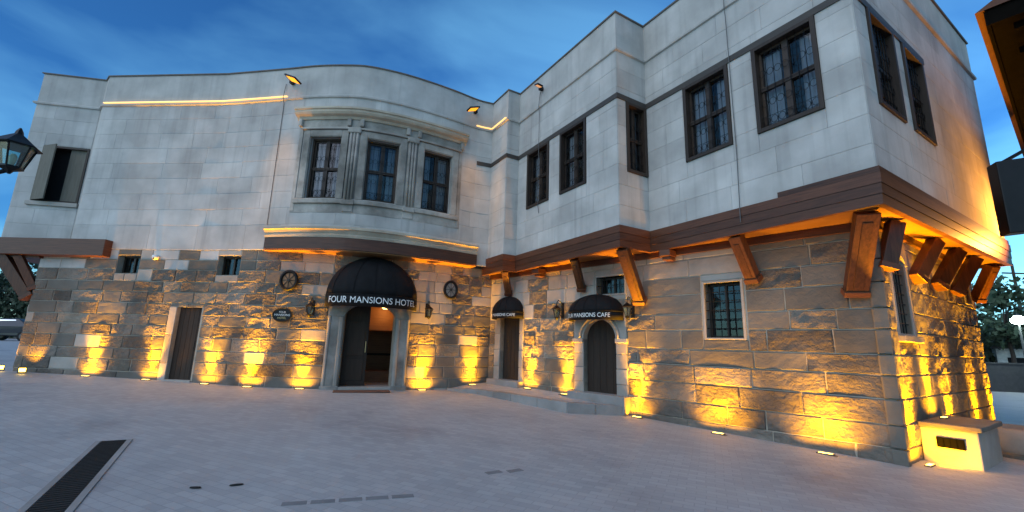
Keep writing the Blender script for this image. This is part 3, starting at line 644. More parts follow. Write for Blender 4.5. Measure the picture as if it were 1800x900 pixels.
def arch_fill(mb, P, a, b, zs_, ztop, s0, s1, d0, d1, n=14, rise=None):   # spandrel block over an arch
    c = (a + b) / 2; r = (b - a) / 2; rise = rise or r; lo = []; hi = []
    for i in range(n + 1):
        t = math.pi * (1 - i / n); lo.append((c + r * math.cos(t), zs_ + rise * math.sin(t))); hi.append((s0 + (s1 - s0) * i / n, ztop))
    lo = [(s0, zs_), *lo, (s1, zs_)]; hi = [(s0, ztop), *hi, (s1, ztop)]; k = len(lo); o = len(mb.v)
    for (s, z) in lo + hi: mb.v.append(tuple(P.at(s, d1, z)))
    for (s, z) in lo + hi: mb.v.append(tuple(P.at(s, d0, z)))
    for i in range(k - 1):
        mb.f.append((o + i, o + i + 1, o + k + i + 1, o + k + i)); mb.f.append((o + i, o + 2 * k + i, o + 2 * k + i + 1, o + i + 1))
        mb.f.append((o + k + i, o + k + i + 1, o + 3 * k + i + 1, o + 3 * k + i))
m = MB(); arch_fill(m, LS, .62, 1.42, 3.42, 3.80, .5, 1.54, -.25, .04, rise=.2); m.build('arch_stone', 'pale_stone', w1)

# --- doors
def boards(P, a, b, z0, z1, d, n, par, mt='door_wood'):
    for i in range(n):
        m = MB(); slab(m, P, a + (b - a) * i / n + .003, a + (b - a) * (i + 1) / n - .003, z0, z1, d - .04, d); m.build('plank', mt, par, bevel=.004)
# plain side door
Dr = empty('door'); Dr.parent = HB; boards(LM, 4.78, 5.57, .42, 2.55, -.10, 5, Dr)
m = MB(); slab(m, LM, 4.76, 5.60, .38, .50, -.3, .05); m.build('threshold', 'pale_stone', Dr)
m = MB(); m.tube([LM.at(5.47, -.09, 1.35), LM.at(5.47, -.04, 1.37), LM.at(5.47, -.04, 1.55), LM.at(5.47, -.09, 1.57)], .011); m.build('handle', 'black_metal', Dr)
for q in ((4.55, 4.775, .25, .95), (4.55, 4.775, .96, 1.75), (4.55, 4.775, 1.76, 2.55)):
    m = MB(); slab(m, LM, q[0], q[1], q[2], q[3], -.25, .03); m.build('jamb_stone', 'pale_stone', Dr, bevel=.01)
# main entrance
ME = empty('main_door'); ME.parent = HB
for a, b, sg in ((9.30, 9.75, 1), (11.19, 11.62, -1)):
    m = MB(); slab(m, LM, a, b, .2, 2.42, -.3, .07); j = m.build('jamb', 'trim_stone', ME, bevel=.015)
    m = MB(); e = (b - .13, b - .02) if sg > 0 else (a + .02, a + .13); slab(m, LM, e[0], e[1], .45, 2.42, .0, .11); m.build('moulding', 'pale_stone', j, bevel=.03)
    m = MB(); e = (a + .02, a + .10) if sg > 0 else (b - .10, b - .02); slab(m, LM, e[0], e[1], .45, 2.42, .0, .10); m.build('moulding', 'pale_stone', j, bevel=.03)
    m = MB(); slab(m, LM, a - .02, b + .02, .2, .47, .0, .13); m.build('jamb_base', 'trim_stone', j, bevel=.02)
m = MB(); arch_fill(m, LM, 9.75, 11.19, 2.42, 2.98, 9.30, 11.62, -.3, .072, rise=.40); m.build('arch_stone', 'trim_stone', ME)
m = MB(); slab(m, LM, 9.70, 11.24, .30, .44, -.5, .12); m.build('threshold', 'pale_stone', ME, bevel=.01)
leaf = empty('door_leaf'); leaf.parent = ME
m = MB(); slab(m, LM, 9.77, 10.47, .45, 2.83, -.34, -.28); m.build('panel', 'door_wood', leaf, bevel=.005)
for q in ((9.86, 10.38, .6, 1.2), (9.86, 10.38, 1.3, 2.3)):
    m = MB(); slab(m, LM, *q, -.285, -.268); m.build('raised_panel', 'door_wood', leaf, bevel=.01)
hd = MB(); hd.tube([LM.at(10.41, -.28, 1.4), LM.at(10.41, -.23, 1.42), LM.at(10.41, -.23, 1.7), LM.at(10.41, -.28, 1.72)], .012); hd.build('handle', 'gold_paint', leaf)
# hall behind the open leaf
hall = empty('entrance_hall'); hall.parent = ME
fm = LM.frame(10.47, 0, 0)
def hb(x0, x1, y0, y1, z0, z1, name, mt, par=hall):
    m = MB(); m.box(x0, x1, y0, y1, z0, z1); m.v = [tuple(fm @ Vector(q)) for q in m.v]; return m.build(name, mt, par)
hb(-1.3, 1.6, -3.3, -.42, .38, .43, 'hall_floor', 'kerb_stone'); hb(-1.3, 1.6, -3.4, -3.3, .4, 3.0, 'hall_wall', 'hall_wood'); hb(-1.35, -1.3, -3.3, -.42, .4, 3.0, 'hall_wall', 'hall_wood'); hb(1.6, 1.65, -3.3, -.42, .4, 3.0, 'hall_wall', 'hall_wood')
hb(-1.3, 1.6, -3.3, -.42, 3.0, 3.05, 'hall_ceiling', 'hall_wood'); hb(-.2, 1.5, -3.29, -3.2, 1.25, 1.32, 'dado_rail', 'door_wood'); hb(-.2, 1.6, -2.1, -1.7, .43, .78, 'hall_step', 'hall_wood'); hb(-.3, 1.6, -2.0, -1.75, 2.1, 2.9, 'hall_valance', 'hall_wood')
# cafe doors
def cafe_door(a, b, z0, zt, arch, pa, pb):
    Dd = empty('cafe_door'); Dd.parent = HB
    boards(LW, a, b, z0, zt, -.14, 5, Dd)
    for s0, s1 in ((pa, a), (b, pb)):
        ztop = zt - (.5 if arch else 0); k = 4
        for i in range(k):
            y0 = z0 - .1 + (ztop - z0 + .1) * i / k; y1 = z0 - .1 + (ztop - z0 + .1) * (i + 1) / k - .008
            m = MB(); slab(m, LW, s0, s1, y0, y1, -.3, .035 + .006 * (i % 2)); m.build('jamb_stone', 'pale_stone', Dd, bevel=.012)
    if arch:
        m = MB(); arch_fill(m, LW, a, b, zt - .5, zt + .3, pa, pb, -.3, .045); m.build('arch_stone', 'pale_stone', Dd)
        m = MB(); c = (a + b) / 2; r = (b - a) / 2
        m.tube([LW.at(c + (r + .10) * math.cos(t), .05, zt - .5 + (r + .10) * math.sin(t)) for t in [math.pi * i / 16 for i in range(17)]], .045, 6); m.build('arch_moulding', 'pale_stone', Dd, smooth=True)
        for s0, s1 in ((pa - .03, a), (b, pb + .03)):
            m = MB(); slab(m, LW, s0, s1, zt - .60, zt - .48, -.1, .09); m.build('impost', 'pale_stone', Dd, bevel=.015)
    else:
        m = MB(); slab(m, LW, pa, pb, zt + .005, zt + .25, -.3, .045); m.build('lintel', 'warm_trim', Dd, bevel=.012)
    m = MB(); slab(m, LW, pa - .05, pb + .05, .2, z0, -.3, .28); m.build('door_step', 'kerb_stone', Dd, bevel=.012)
    m = MB(); m.tube([LW.at(b - .1, -.14, 1.5), LW.at(b - .1, -.08, 1.52), LW.at(b - .1, -.08, 1.7), LW.at(b - .1, -.14, 1.72)], .011); m.build('handle', 'black_metal', Dd)
cafe_door(.56, 1.45, .68, 2.62, False, .30, 1.62); cafe_door(3.93, 4.95, .60, 2.46, True, 3.62, 5.27)

# ------------------------------------------------------------------ raised pavement in front of the cafe doors
mb = MB(); front = [(-1.86, 14.15, .37), (-.9, 13.55, .42), (.10, 12.45, .43), (1.42, 10.95, .42), (2.75, 10.98, .38)]
backp = [(2.96, 11.12, .45), tuple(LW.at(2.5, -.05, .52)), (-.67, 15.05, .54), (-1.3, 14.64, .48)]
top = front + backp; n = len(top); mb.v = [q for q in top] + [(q[0], q[1], 0) for q in top]; mb.f = [tuple(range(n))] + [(i + n, (i + 1) % n + n, (i + 1) % n, i) for i in range(n)]
rp_ = tag(mb.build('raised_pavement', 'paving'), 'low wedge of raised paving in front of the cafe doors', kind='structure')
for (p, q) in zip(front, front[1:]):
    p, q = Vector(p), Vector(q); nk = max(1, round((q - p).length / .8))
    for i in range(nk):
        a, b = p.lerp(q, i / nk), p.lerp(q, (i + 1) / nk); d = (b - a).normalized(); a = a + d * .006; b = b - d * .006; sd_ = Vector((d.y, -d.x, 0)).normalized()
        m = MB(); o1, o2 = sd_ * .03, -sd_ * .22
        zz = [(a + o1, 0), (b + o1, 0), (b + o2, 0), (a + o2, 0)]
        m.hexa([(v.x, v.y, .05) for v, _ in zz] + [(v.x, v.y, v.z + .02) for v, _ in zz]); m.build('kerb_stone', 'kerb_stone', rp_, bevel=.012)
# ------------------------------------------------------------------ awnings
def awning(P, s, zb, a, dep, h, val, text, tsize, txs, label):
    t, nrm = P.tan(s), P.nrm(s); o = empty('awning', P.at(s, .03, zb), label, 'awning'); o.rotation_euler = (0, 0, math.atan2(t.y, t.x))
    # local: x along wall, -y outward
    plan = lambda th: (-a * math.cos(th), -dep * math.sin(th) ** .85 if 0 < th < math.pi else 0)
    m = MB(); nt_, np_ = 28, 10
    for j in range(np_ + 1):
        ph = math.pi / 2 * j / np_ * .999
        for i in range(nt_ + 1):
            x, y = plan(math.pi * i / nt_); rib = 1 + .012 * math.cos(i * math.pi / 2)
            m.v.append((x * math.cos(ph), y * math.cos(ph) * rib, val + h * math.sin(ph)))
    for j in range(np_):
        for i in range(nt_): k = j * (nt_ + 1) + i; m.f.append((k, k + 1, k + nt_ + 2, k + nt_ + 1))
    c = m.build('canopy', 'black_fabric', o, smooth=True); c.modifiers.new('solid', 'SOLIDIFY').thickness = .012
    m = MB()
    for i in range(nt_ + 1): x, y = plan(math.pi * i / nt_); m.v += [(x, y, val - .003), (x * 1.004, y * 1.01, 0)]
    for i in range(nt_): m.f.append((2 * i, 2 * i + 1, 2 * i + 3, 2 * i + 2))
    for i in (5, 10, 14, 18, 23):
        sm = MB(); x, y = plan(math.pi * i / nt_); sm.tube([(x * math.cos(f) * 1.012, y * math.cos(f) * 1.012, val + h * math.sin(f) + .003) for f in [math.pi / 2 * k / 12 * .98 for k in range(13)]], .007, 5); sm.build('seam', 'black_fabric', o, smooth=True)
    vo = m.build('valance', 'black_fabric', o, smooth=True); vo.modifiers.new('solid', 'SOLIDIFY').thickness = .008
    m = MB(); m.tube([(*plan(math.pi * i / nt_), val) for i in range(nt_ + 1)], .014, 6); m.build('rim_tube', 'black_metal', o)
    N_ = 400; pts = [Vector(plan(math.pi * i / N_)) for i in range(N_ + 1)]; cum = [0]
    for p, q in zip(pts, pts[1:]): cum.append(cum[-1] + (q - p).length)
    def onto(v):
        q = cum[-1] / 2 + v.x; i = 0
        while i < N_ - 1 and cum[i + 1] < q: i += 1
        f = (q - cum[i]) / max(1e-9, cum[i + 1] - cum[i]); p = pts[i].lerp(pts[i + 1], f); tn = (pts[i + 1] - pts[i]).normalized(); nn = Vector((tn.y, -tn.x)); p = p + nn * .022
        return (p.x, p.y, val * .52 + v.y)
    letters(text_mesh(text, tsize, txs), onto, vo, 'white_paint'); return o
awning(LM, 10.47, 2.66, 1.30, .95, 1.20, .34, 'FOUR MANSIONS HOTEL', .25, .93, 'large black dome awning lettered FOUR MANSIONS HOTEL over the main entrance')
awning(LW, 4.40, 2.42, .80, .62, .48, .22, 'FOUR MANSIONS CAFE', .15, .90, 'wide low black dome awning lettered cafe over the arched door')
awning(LW, 1.00, 2.55, .62, .50, .52, .20, 'FOUR MANSIONS CAFE', .125, .90, 'small round black awning lettered cafe over the narrow door by the inner corner')

# ------------------------------------------------------------------ things on the walls
def wall_lantern(P, s, z, label):
    t = P.tan(s); o = empty('wall_lantern', P.at(s, .03, z), label, 'lantern', 'black lanterns on the ground floor wall'); o.rotation_euler = (0, 0, math.atan2(t.y, t.x))
    m = MB(); m.box(-.05, .05, -.02, .0, -.22, .22); m.build('back_plate', 'black_metal', o, bevel=.008)
    m = MB(); m.tube([(0, -.01, .12), (0, -.10, .25), (0, -.2, .28), (0, -.26, .2), (0, -.26, .12)], .012); m.build('arm', 'black_metal', o, smooth=True); m = MB(); m.tube([(0, -.01, -.12), (0, -.10, -.16), (0, -.15, -.08), (0, -.11, -.02), (0, -.07, -.06)], .009); m.build('scroll_arm', 'black_metal', o, smooth=True)
    m = MB(); m.lathe([(.13, .02), (.14, .035), (.06, .10), (.02, .13), (.015, .16)], 6, (0, -.26, 0)); m.build('cap', 'black_metal', o)
    m = MB(); m.lathe([(.055, -.2), (.07, -.19), (.05, -.24), (.01, -.28)], 6, (0, -.26, 0)); m.build('base', 'black_metal', o)
    m = MB(); m.lathe([(.06, -.19), (.11, .02)], 6, (0, -.26, 0)); m.build('glass', 'lantern_glass', o)
    m = MB()
    for k in range(6): th = math.pi * k / 3; m.tube([(.062 * math.cos(th), -.26 + .062 * math.sin(th), -.19), (.113 * math.cos(th), -.26 + .113 * math.sin(th), .02)], .008, 4)
    m.build('frame_bars', 'black_metal', o)
wall_lantern(LM, 8.86, 2.62, 'black wall lantern between the round wooden medallion and the main entrance')
wall_lantern(LM, 12.12, 2.72, 'black wall lantern right beside the main awning under the pale medallion')
wall_lantern(LW, 3.20, 2.74, 'black wall lantern on rubble wall between the two cafe doors')
wall_lantern(LW, 5.46, 2.70, 'black wall lantern under the big timber strut beside the arched cafe door')
def medallion(s, z, rx, rz_, mt, label):
    t = LM.tan(s); o = empty('wheel_medallion', LM.at(s, .10, z), label, 'medallion'); o.rotation_euler = (0, 0, math.atan2(t.y, t.x))
    m = MB(); n = 24; m.v = [(rx * .86 * math.cos(2 * math.pi * i / n), -.01, rz_ * .86 * math.sin(2 * math.pi * i / n)) for i in range(n)] + [(0, -.03, 0)]
    m.f = [(i, (i + 1) % n, n) for i in range(n)]; m.build('disc', mt, o)
    m = MB(); m.tube([(rx * .9 * math.cos(2 * math.pi * i / n), -.02, rz_ * .9 * math.sin(2 * math.pi * i / n)) for i in range(n)], .045, 8, close=True); m.build('ring', 'black_metal', o, smooth=True)
    for k in range(8):
        th = math.pi * k / 4; m = MB(); m.tube([(.05 * math.cos(th), -.035, .05 * math.sin(th)), (rx * .8 * math.cos(th), -.025, rz_ * .8 * math.sin(th))], .009, 5); m.build('spoke', 'sash_wood', o)
    m = MB(); m.tube([(0, -.06, 0), (0, .0, 0)], .045, 12); m.build('hub', 'sash_wood', o)
medallion(8.14, 3.38, .24, .29, 'medal_wood', 'round orange brown wheel medallion with black ring left of the main awning')
medallion(12.83, 3.42, .23, .29, 'medal_pale', 'round pale wheel medallion with dark ring right of the main awning')
t = LM.tan(8.08); o = empty('oval_sign', LM.at(8.08, .07, 2.39), 'small oval black sign with pale lettering below the orange medallion', 'sign'); o.rotation_euler = (0, 0, math.atan2(t.y, t.x))
m = MB(); n = 28; m.v = [(.26 * math.cos(2 * math.pi * i / n), y, .20 * math.sin(2 * math.pi * i / n)) for y in (0, -.035) for i in range(n)]; m.f = [tuple(range(n, 2 * n))] + [(i, (i + 1) % n, n + (i + 1) % n, n + i) for i in range(n)]; m.build('board', 'black_metal', o)
m = MB(); m.tube([(.255 * math.cos(2 * math.pi * i / n), -.035, .195 * math.sin(2 * math.pi * i / n)) for i in range(n)], .012, 5, close=True); m.build('rim', 'black_metal', o)
for txt, z, sz, mt in (('FOUR', .075, .07, 'white_paint'), ('MANSIONS', -.005, .085, 'white_paint'), ('HOTEL', -.09, .075, 'gold_paint')):
    letters(text_mesh(txt, sz, 1.0), lambda v, z=z: (v.x, -.038, z + v.y), o, mt)
o = empty('security_camera', LM.at(3.85, .02, 4.0), 'small white dome security camera on pale stone beside the small square window', 'camera'); m = MB(); m.lathe([(.09, .06), (.09, .0), (.07, -.05), (.03, -.075)], 14); q = m.build('dome', 'white_plastic', o, smooth=True); q.location = (0, -.07, 0)
m = MB(); m.lathe([(.035, 0), (.02, -.03)], 10); q = m.build('lens', 'black_metal', o); q.location = (0, -.13, -.03); m = MB(); m.box(-.05, .05, -.08, 0, .03, .07); m.build('mount', 'white_plastic', o)
# floodlights on the parapet, looking down the wall
def spot(name, loc, tgt, energy, col, ang, blend, rad, parent=None):
    ld = bpy.data.lights.new(name, 'SPOT'); ld.energy = energy; ld.color = col; ld.spot_size = R(ang); ld.spot_blend = blend; ld.shadow_soft_size = rad
    lo = bpy.data.objects.new(name, ld); COL.objects.link(lo); d = (Vector(loc) - Vector(tgt)).normalized(); lo.rotation_euler = d.to_track_quat('Z', 'Y').to_euler(); lo.location = loc
    return lo
AMB = (1.0, .41, .0)
def parapet_flood(P, s, z, label, power, sg=1, sz=1.35, lit=True):
    t = P.tan(s); n = P.nrm(s); o = empty('flood_light', P.at(s, .02, z), label, 'floodlight', 'floodlights on the parapet'); o.rotation_euler = (0, 0, math.atan2(t.y, t.x))
    m = MB(); m.box(-.05, .05, -.12, 0, -.05, .05); m.build('bracket', 'black_metal', o)
    p0, Lg, Wd = Vector((0, -.12, .0)), Vector((sg * .40, -.14, -.22)) * sz, Vector((-sg * .03, -.20, .05)) * sz; nrm_ = Lg.cross(Wd).normalized(); nrm_ = nrm_ if nrm_.z < 0 else -nrm_
    q = [p0, p0 + Lg, p0 + Lg + Wd, p0 + Wd]; m = MB(); m.hexa([*q, *[v - nrm_ * .05 for v in q]]); m.build('housing', 'black_metal', o, bevel=.008)
    m = MB(); e = [p0 + Lg * i + Wd * j + nrm_ * .004 for i, j in ((.16, .08), (.96, .08), (.96, .92), (.16, .92))]; m.add(e, [(0, 1, 2, 3)]); m.build('lens', 'lamp_lens_down' if power > 30 else 'unlit_lens_glow', o)
    if lit: spot('flood_lamp', P.at(s, .62, z - .36), P.at(s, .45, z - 5), power, AMB, 46, 1, .12)
parapet_flood(UM, 6.62, 9.60, 'amber floodlight on the parapet above the left end of the bow window cornice', 260)
parapet_flood(UM, 12.66, 9.62, 'amber floodlight on the parapet beside the inner corner of the building', 260, -1, 1.1)
parapet_flood(CD, 1.35, 9.62, 'unlit floodlight with added amber glow on the wing parapet above the paired windows', 15, 1, .9)  # taken as switched off; its lens glow and weak beam are added
def cable(pts, label): m = MB(); m.tube(pts, .009, 5); tag(m.build('power_cable', 'cable'), label, 'cable', 'cables down the facade')
cable([UM.at(6.38, .03, 9.6), UM.at(6.38, .08, 9.1), UM.at(6.40, .03, 8.9), UM.at(6.42, .03, 5.0)], 'thin dark cable down the pale wall left of the bow windows')
cable([CD.at(1.25, .03, 9.6), CD.at(1.25, .09, 9.07), CD.at(1.27, .07, 8.8), CD.at(1.27, .08, 5.9), CD.at(1.27, .03, 5.6)], 'thin dark cable crossing the window with the lamp above it')
cable([EF.at(2.33, .03, 9.9), EF.at(2.33, .09, 9.06), EF.at(2.33, .07, 8.8), EF.at(2.33, .04, 5.6), EF.at(2.33, .09, 4.2)], 'thin pale cable down the outermost gable of the wing')
# amber light strips tucked on the string course
for a, b, lab in ((.05, 6.5, 'long glowing amber light strip on string course above the plain left wall'), (12.75, 13.3, 'short glowing amber light strip on string course at inner corner')):
    m = MB(); slab(m, UM, a, b, ZS + .075, ZS + .10, .02, .075); tag(m.build('light_strip', 'led_line'), lab, 'light strip', 'light strips on the string course')
m = MB(); slab(m, AB, .05, 1.0, ZS + .075, ZS + .10, .02, .075); tag(m.build('light_strip', 'led_line'), 'short glowing amber light strip on the small step beside inner corner', 'light strip', 'light strips on the string course')

# ------------------------------------------------------------------ ground uplights
def uplight(P, s, d, z, label, power, lean=.35, ang=125, wide=.5, group='amber uplights along the foot of the wall'):
    t = P.tan(s); o = empty('up_light', P.at(s, d, z), label, 'uplight', group); o.rotation_euler = (0, 0, math.atan2(t.y, t.x))
    m = MB(); m.box(-.13, .13, -.045, .045, .0, .022); m.build('housing', 'grey_metal', o, bevel=.006)
    m = MB(); m.box(-.10, .10, -.03, .03, .0225, .025); m.build('lens', 'lamp_lens', o)
    m = MB(); m.box(-.17, .17, -.06, .06, -.06, -.001); m.build('stand', 'grey_metal', o, bevel=.008)
    top = P.at(s, d, z + .035); aim = P.at(s, d - lean, z + .035 + 1.0)
    ld = bpy.data.lights.new('uplight_lamp', 'AREA'); ld.shape = 'RECTANGLE'; ld.size = wide; ld.size_y = .08; ld.energy = power; ld.color = AMB; ld.spread = R(ang)
    lo = bpy.data.objects.new('uplight_lamp', ld); COL.objects.link(lo); zz = (top - aim).normalized(); xx = Vector((t.x, t.y, 0)); yy = zz.cross(xx).normalized(); xx = yy.cross(zz)
    mt_ = Matrix((xx, yy, zz)).transposed().to_4x4(); mt_.translation = top; lo.matrix_world = mt_
    if d >= .3: spot('uplight_beam', top, P.at(s, .0, z + 1.5), power * 16, AMB, 96, 1, .08)
    else: spot('uplight_beam', top, P.at(s, -.04, z + 2.0), power * 150, AMB, 52, 1, .07)
PW = 10.5
mlab = ['amber uplight at foot of the wall below the left jetty', 'amber uplight beneath the leftmost small square window', 'amber uplight just right of the plain side door', 'amber uplight beneath the second small square window',
        'amber uplight below the oval black sign', 'amber uplight right of the main entrance', 'amber uplight in the inner corner by the raised pavement']
for s, lab in zip((2.5, 4.35, 6.2, 7.45, 8.80, 12.10, 13.72), mlab):
    z = gz(*LM.at(s, .3)[:2]) if s < 13 else .47
    uplight(LM, s, .17, z, lab, PW * rnd.uniform(.8, 1.25), rnd.uniform(.25, .45), rnd.uniform(110, 135))
for s, z, lab, pw, d in ((1.98, .50, 'amber uplight right of the narrow cafe door', PW * .9, .16), (3.38, .47, 'amber uplight left of the arched cafe door', PW * .9, .16), (5.58, None, 'amber uplight just right of the arched cafe door', PW * 1.2, .18), (7.48, None, 'amber uplight below the barred window of the wing', PW * 2.3, .31), (9.27, None, 'amber uplight near the corner of the wing', PW * 2.3, .31)):
    uplight(LW, s, d, gz(*LW.at(s, .3)[:2]) if z is None else z, lab, pw, *((.45, 115, .8) if d > .3 else ()))
uplight(LS, .42, .20, gz(6.8, 7.5), 'amber uplight between the wing corner and the low stone bench', PW * 2.2, .05, 165); spot('bench_beam', LS.at(.45, .30, gz(6.8, 7.5) + .08), LS.at(1.0, .5, .38), 90, AMB, 130, 1, .06)
for s, z, lab in ((1.75, .66, 'amber uplight on the stone bench near the tall narrow window'), (2.9, None, 'amber uplight on the ground just past the stone bench'), (5.1, None, 'amber uplight below the last timber struts of the alley'), (6.75, None, 'amber uplight at the far end of the alley wall')): uplight(LS, s, .18, gz(*LS.at(s, .2)[:2]) if z is None else z, lab, PW * 1.35)
# bare pair of floodlights at the left corner
def flood(x, y, rz, tilt, label, aim):
    o = empty('flood_light', (x, y, gz(x, y)), label, 'floodlight', 'floodlights at the left corner'); o.rotation_euler = (0, 0, rz); o.scale = (.62, .62, .62)
    m = MB(); m.hexa([(-.13, -.02, .06), (.13, -.02, .06), (.13, .08, .03), (-.13, .08, .03), (-.13, -.08, .26), (.13, -.08, .26), (.13, .02, .28), (-.13, .02, .28)]); m.build('housing', 'black_metal', o)
    m = MB(); m.add([(-.11, -.029, .08), (.11, -.029, .08), (.11, -.083, .245), (-.11, -.083, .245)], [(0, 1, 2, 3)]); m.build('lens', 'lamp_lens', o)
    m = MB(); m.tube([(-.14, .02, .0), (-.14, .02, .16)], .012); m.tube([(.14, .02, .0), (.14, .02, .16)], .012); m.tube([(-.14, .02, .005), (.14, .02, .005)], .012); m.build('yoke', 'grey_metal', o)
    spot('flood_lamp', (x + aim[0] * .1, y + aim[1] * .1, gz(x, y) + .22), (x + aim[0], y + aim[1], gz(x, y) + 1.0), 60, AMB, 90, .6, .05)
flood(-13.75, 13.0, R(40), 0, 'bare floodlight at the left corner turned towards the square', (-.25, .5)); flood(-14.75, 13.32, R(50), 0, 'bare floodlight at the left corner aimed at the return wall', (.12, .5))
# hall lamp
ho = empty('hall_lamp', fm @ Vector((.5, -1.3, 2.9)), 'warm ceiling lamp glowing inside the open entrance', 'lamp'); m = MB(); m.lathe([(.12, 0), (.14, -.06), (.08, -.12)], 12); m.build('shade', 'hall_lamp', ho, smooth=True)
m = MB(); m.tube([(0, 0, 0), (0, 0, .1)], .01); m.build('stem', 'black_metal', ho)
pl = bpy.data.lights.new('hall_bulb', 'POINT'); pl.energy = 5; pl.color = (1, .5, .14); pl.shadow_soft_size = .12; po = bpy.data.objects.new('hall_bulb', pl); COL.objects.link(po); po.location = fm @ Vector((.5, -1.3, 2.65))

# ------------------------------------------------------------------ things on the ground
m = MB(); q = LM.at(10.42, .16, 0); mx = LM.frame(10.4, .42, gz(*LM.at(10.4, .4)[:2])); m.box(-.75, .75, -.28, .28, 0, .018); m.v = [tuple(mx @ Vector(v)) for v in m.v]; dm = tag(m.build('door_mat', 'mat_brown', bevel=.005), 'reddish brown mat in front of the main entrance', 'mat')
# bench-like stone block along the alley wall
bn = empty('stone_bench', LS.at(2.6, .4, .0), 'low plastered stone bench with small vent against the alley wall', 'bench'); bn.location = (0, 0, 0)
m = MB(); slab(m, LS, .86, 2.35, -.2, .58, .03, .74); m.build('body', 'pale_stone', bn, bevel=.02)
m = MB(); slab(m, LS, .80, 2.40, .58, .66, .03, .80); m.build('slab', 'grey_stone', bn, bevel=.015)
vf = LS.frame(.855, .40, .36); m = MB(); m.box(-.02, .004, -.17, .17, -.08, .08); m.v = [tuple(vf @ Vector(v)) for v in m.v]; m.build('vent', 'vent_shade', bn)  # flat panel, shade of a vent recess painted in near-black
m = MB()
for i in range(5): m.box(-.02, .010, -.16 + .08 * i - .008, -.16 + .08 * i + .008, -.08, .08)
m.v = [tuple(vf @ Vector(v)) for v in m.v]; m.build('vent_bars', 'vent_shade', bn)
# second, rounded stone trough further along
tr = empty('stone_trough', (9.55, 8.75, gz(9.5, 8.7)), 'rounded stone trough standing in the alley past the bench', 'trough', rz=R(35)); m = MB(); prof = [(.05, 0), (.48, 0), (.52, .15), (.55, .42), (.5, .5), (.42, .5), (.38, .3), (.05, .28)]; m.lathe(prof, 20); q = m.build('bowl', 'pale_stone', tr, smooth=True)
m = MB(); m.lathe([(.58, -.02), (.6, .06), (.5, .08)], 20); m.build('foot', 'grey_stone', tr)
# drain channel with grating
dr = empty('drain_channel', (-4.6, 5.3, 0), 'long dark sunken drain channel crossing the paving', 'drain'); dr.location = (0, 0, 0)
d0, d1 = Vector((-5.47, 6.6)), Vector((-3.4, 3.3)); dd = (d1 - d0).normalized(); dn = Vector((dd.y, -dd.x))
def strip(mb, o0, o1, z0, z1, t0=0, t1=1):
    q = []
    for z in (z0, z1):
        for t, o_ in ((t0, o0), (t1, o0), (t1, o1), (t0, o1)): P_ = d0.lerp(d1, t) + dn * o_; q.append((P_.x, P_.y, gz(P_.x, P_.y) + z))
    mb.hexa(q)
m = MB(); strip(m, -.135, .135, -.02, .006); m.build('channel', 'drain_metal', dr)
for sd_ in (-1, 1): m = MB(); strip(m, sd_ * .138, sd_ * .20, -.02, .014); m.build('edge_rail', 'kerb_stone', dr, bevel=.004)
for i in range(60):
    m = MB(); strip(m, -.13, .13, .004, .012, (i + .2) / 60, (i + .62) / 60); m.build('grate_bar', 'drain_metal', dr)
for (x, y, l, rz, lab) in ((-2.86, 5.12, .14, .5, 'thicker black scrap of litter lying askew on the paving'), (-3.2, 4.98, .12, .1, 'thin flat scrap of litter lying on the paving near the drain')):
    m = MB(); n = 10; m.lathe([(.02, 0), (.05, .004), (.045, .014), (.01, .018)], 9); o = m.build('dead_leaf', 'drain_metal'); o.location = (x, y, gz(x, y) + .002); o.scale = (l / .1, .45, 1); o.rotation_euler = (0, 0, rz); tag(o, lab, 'litter', 'scraps on the paving')

# ------------------------------------------------------------------ street lantern at the left
def street_lantern():
    LK = .76; cx, cy, cz = -6.62, 5.5, 3.80; o = empty('street_lamp', (cx - 1.05, cy, gz(cx - 1, cy)), 'green glazed black iron street lantern on a curved arm', 'street lamp'); gx, gzv = 1.05, cz - gz(cx - 1, cy)
    m = MB(); m.lathe([(.16, 0), (.16, .25), (.09, .35), (.07, .9), (.055, 1.0), (.05, gzv - .35), (.07, gzv - .3), (.03, gzv + .4), (.0, gzv + .5)], 12); m.build('post', 'black_metal', o, smooth=True)
    m = MB(); m.tube([(0, 0, gzv - .35), (.35, 0, gzv - .22), (.7, 0, gzv - .12), (gx, 0, gzv - .02)], .028, 8); m.tube([(0, 0, gzv - .8), (.3, 0, gzv - .62), (.62, 0, gzv - .2)], .018, 6); m.build('arm', 'black_metal', o, smooth=True)
    def lt(name, prof, mt, n=6):
        m = MB(); m.lathe([(r * LK, z * LK + gzv) for r, z in prof], n, (gx, 0, 0)); return m.build(name, mt, o)
    lt('base', [(.02, -.10), (.05, -.05), (.10, -.03), (.17, 0), (.17, .03)], 'black_metal'); lt('pane', [(.15, .03), (.255, .40)], 'lantern_glass'); lt('roof', [(.33, .39), (.34, .41), (.22, .50), (.10, .60), (.06, .63), (.05, .68), (.015, .75)], 'black_metal')
    m = MB()
    for k in range(6): th = math.pi * k / 3; m.tube([(gx + .155 * LK * math.cos(th), .155 * LK * math.sin(th), gzv + .02 * LK), (gx + .262 * LK * math.cos(th), .262 * LK * math.sin(th), gzv + .41 * LK)], .011, 5)
    m.build('frame_bars', 'black_metal', o)
    lt('bulb', [(.03, .04), (.05, .12), (.06, .2), (.03, .26)], 'white_plastic', 10)
street_lantern()

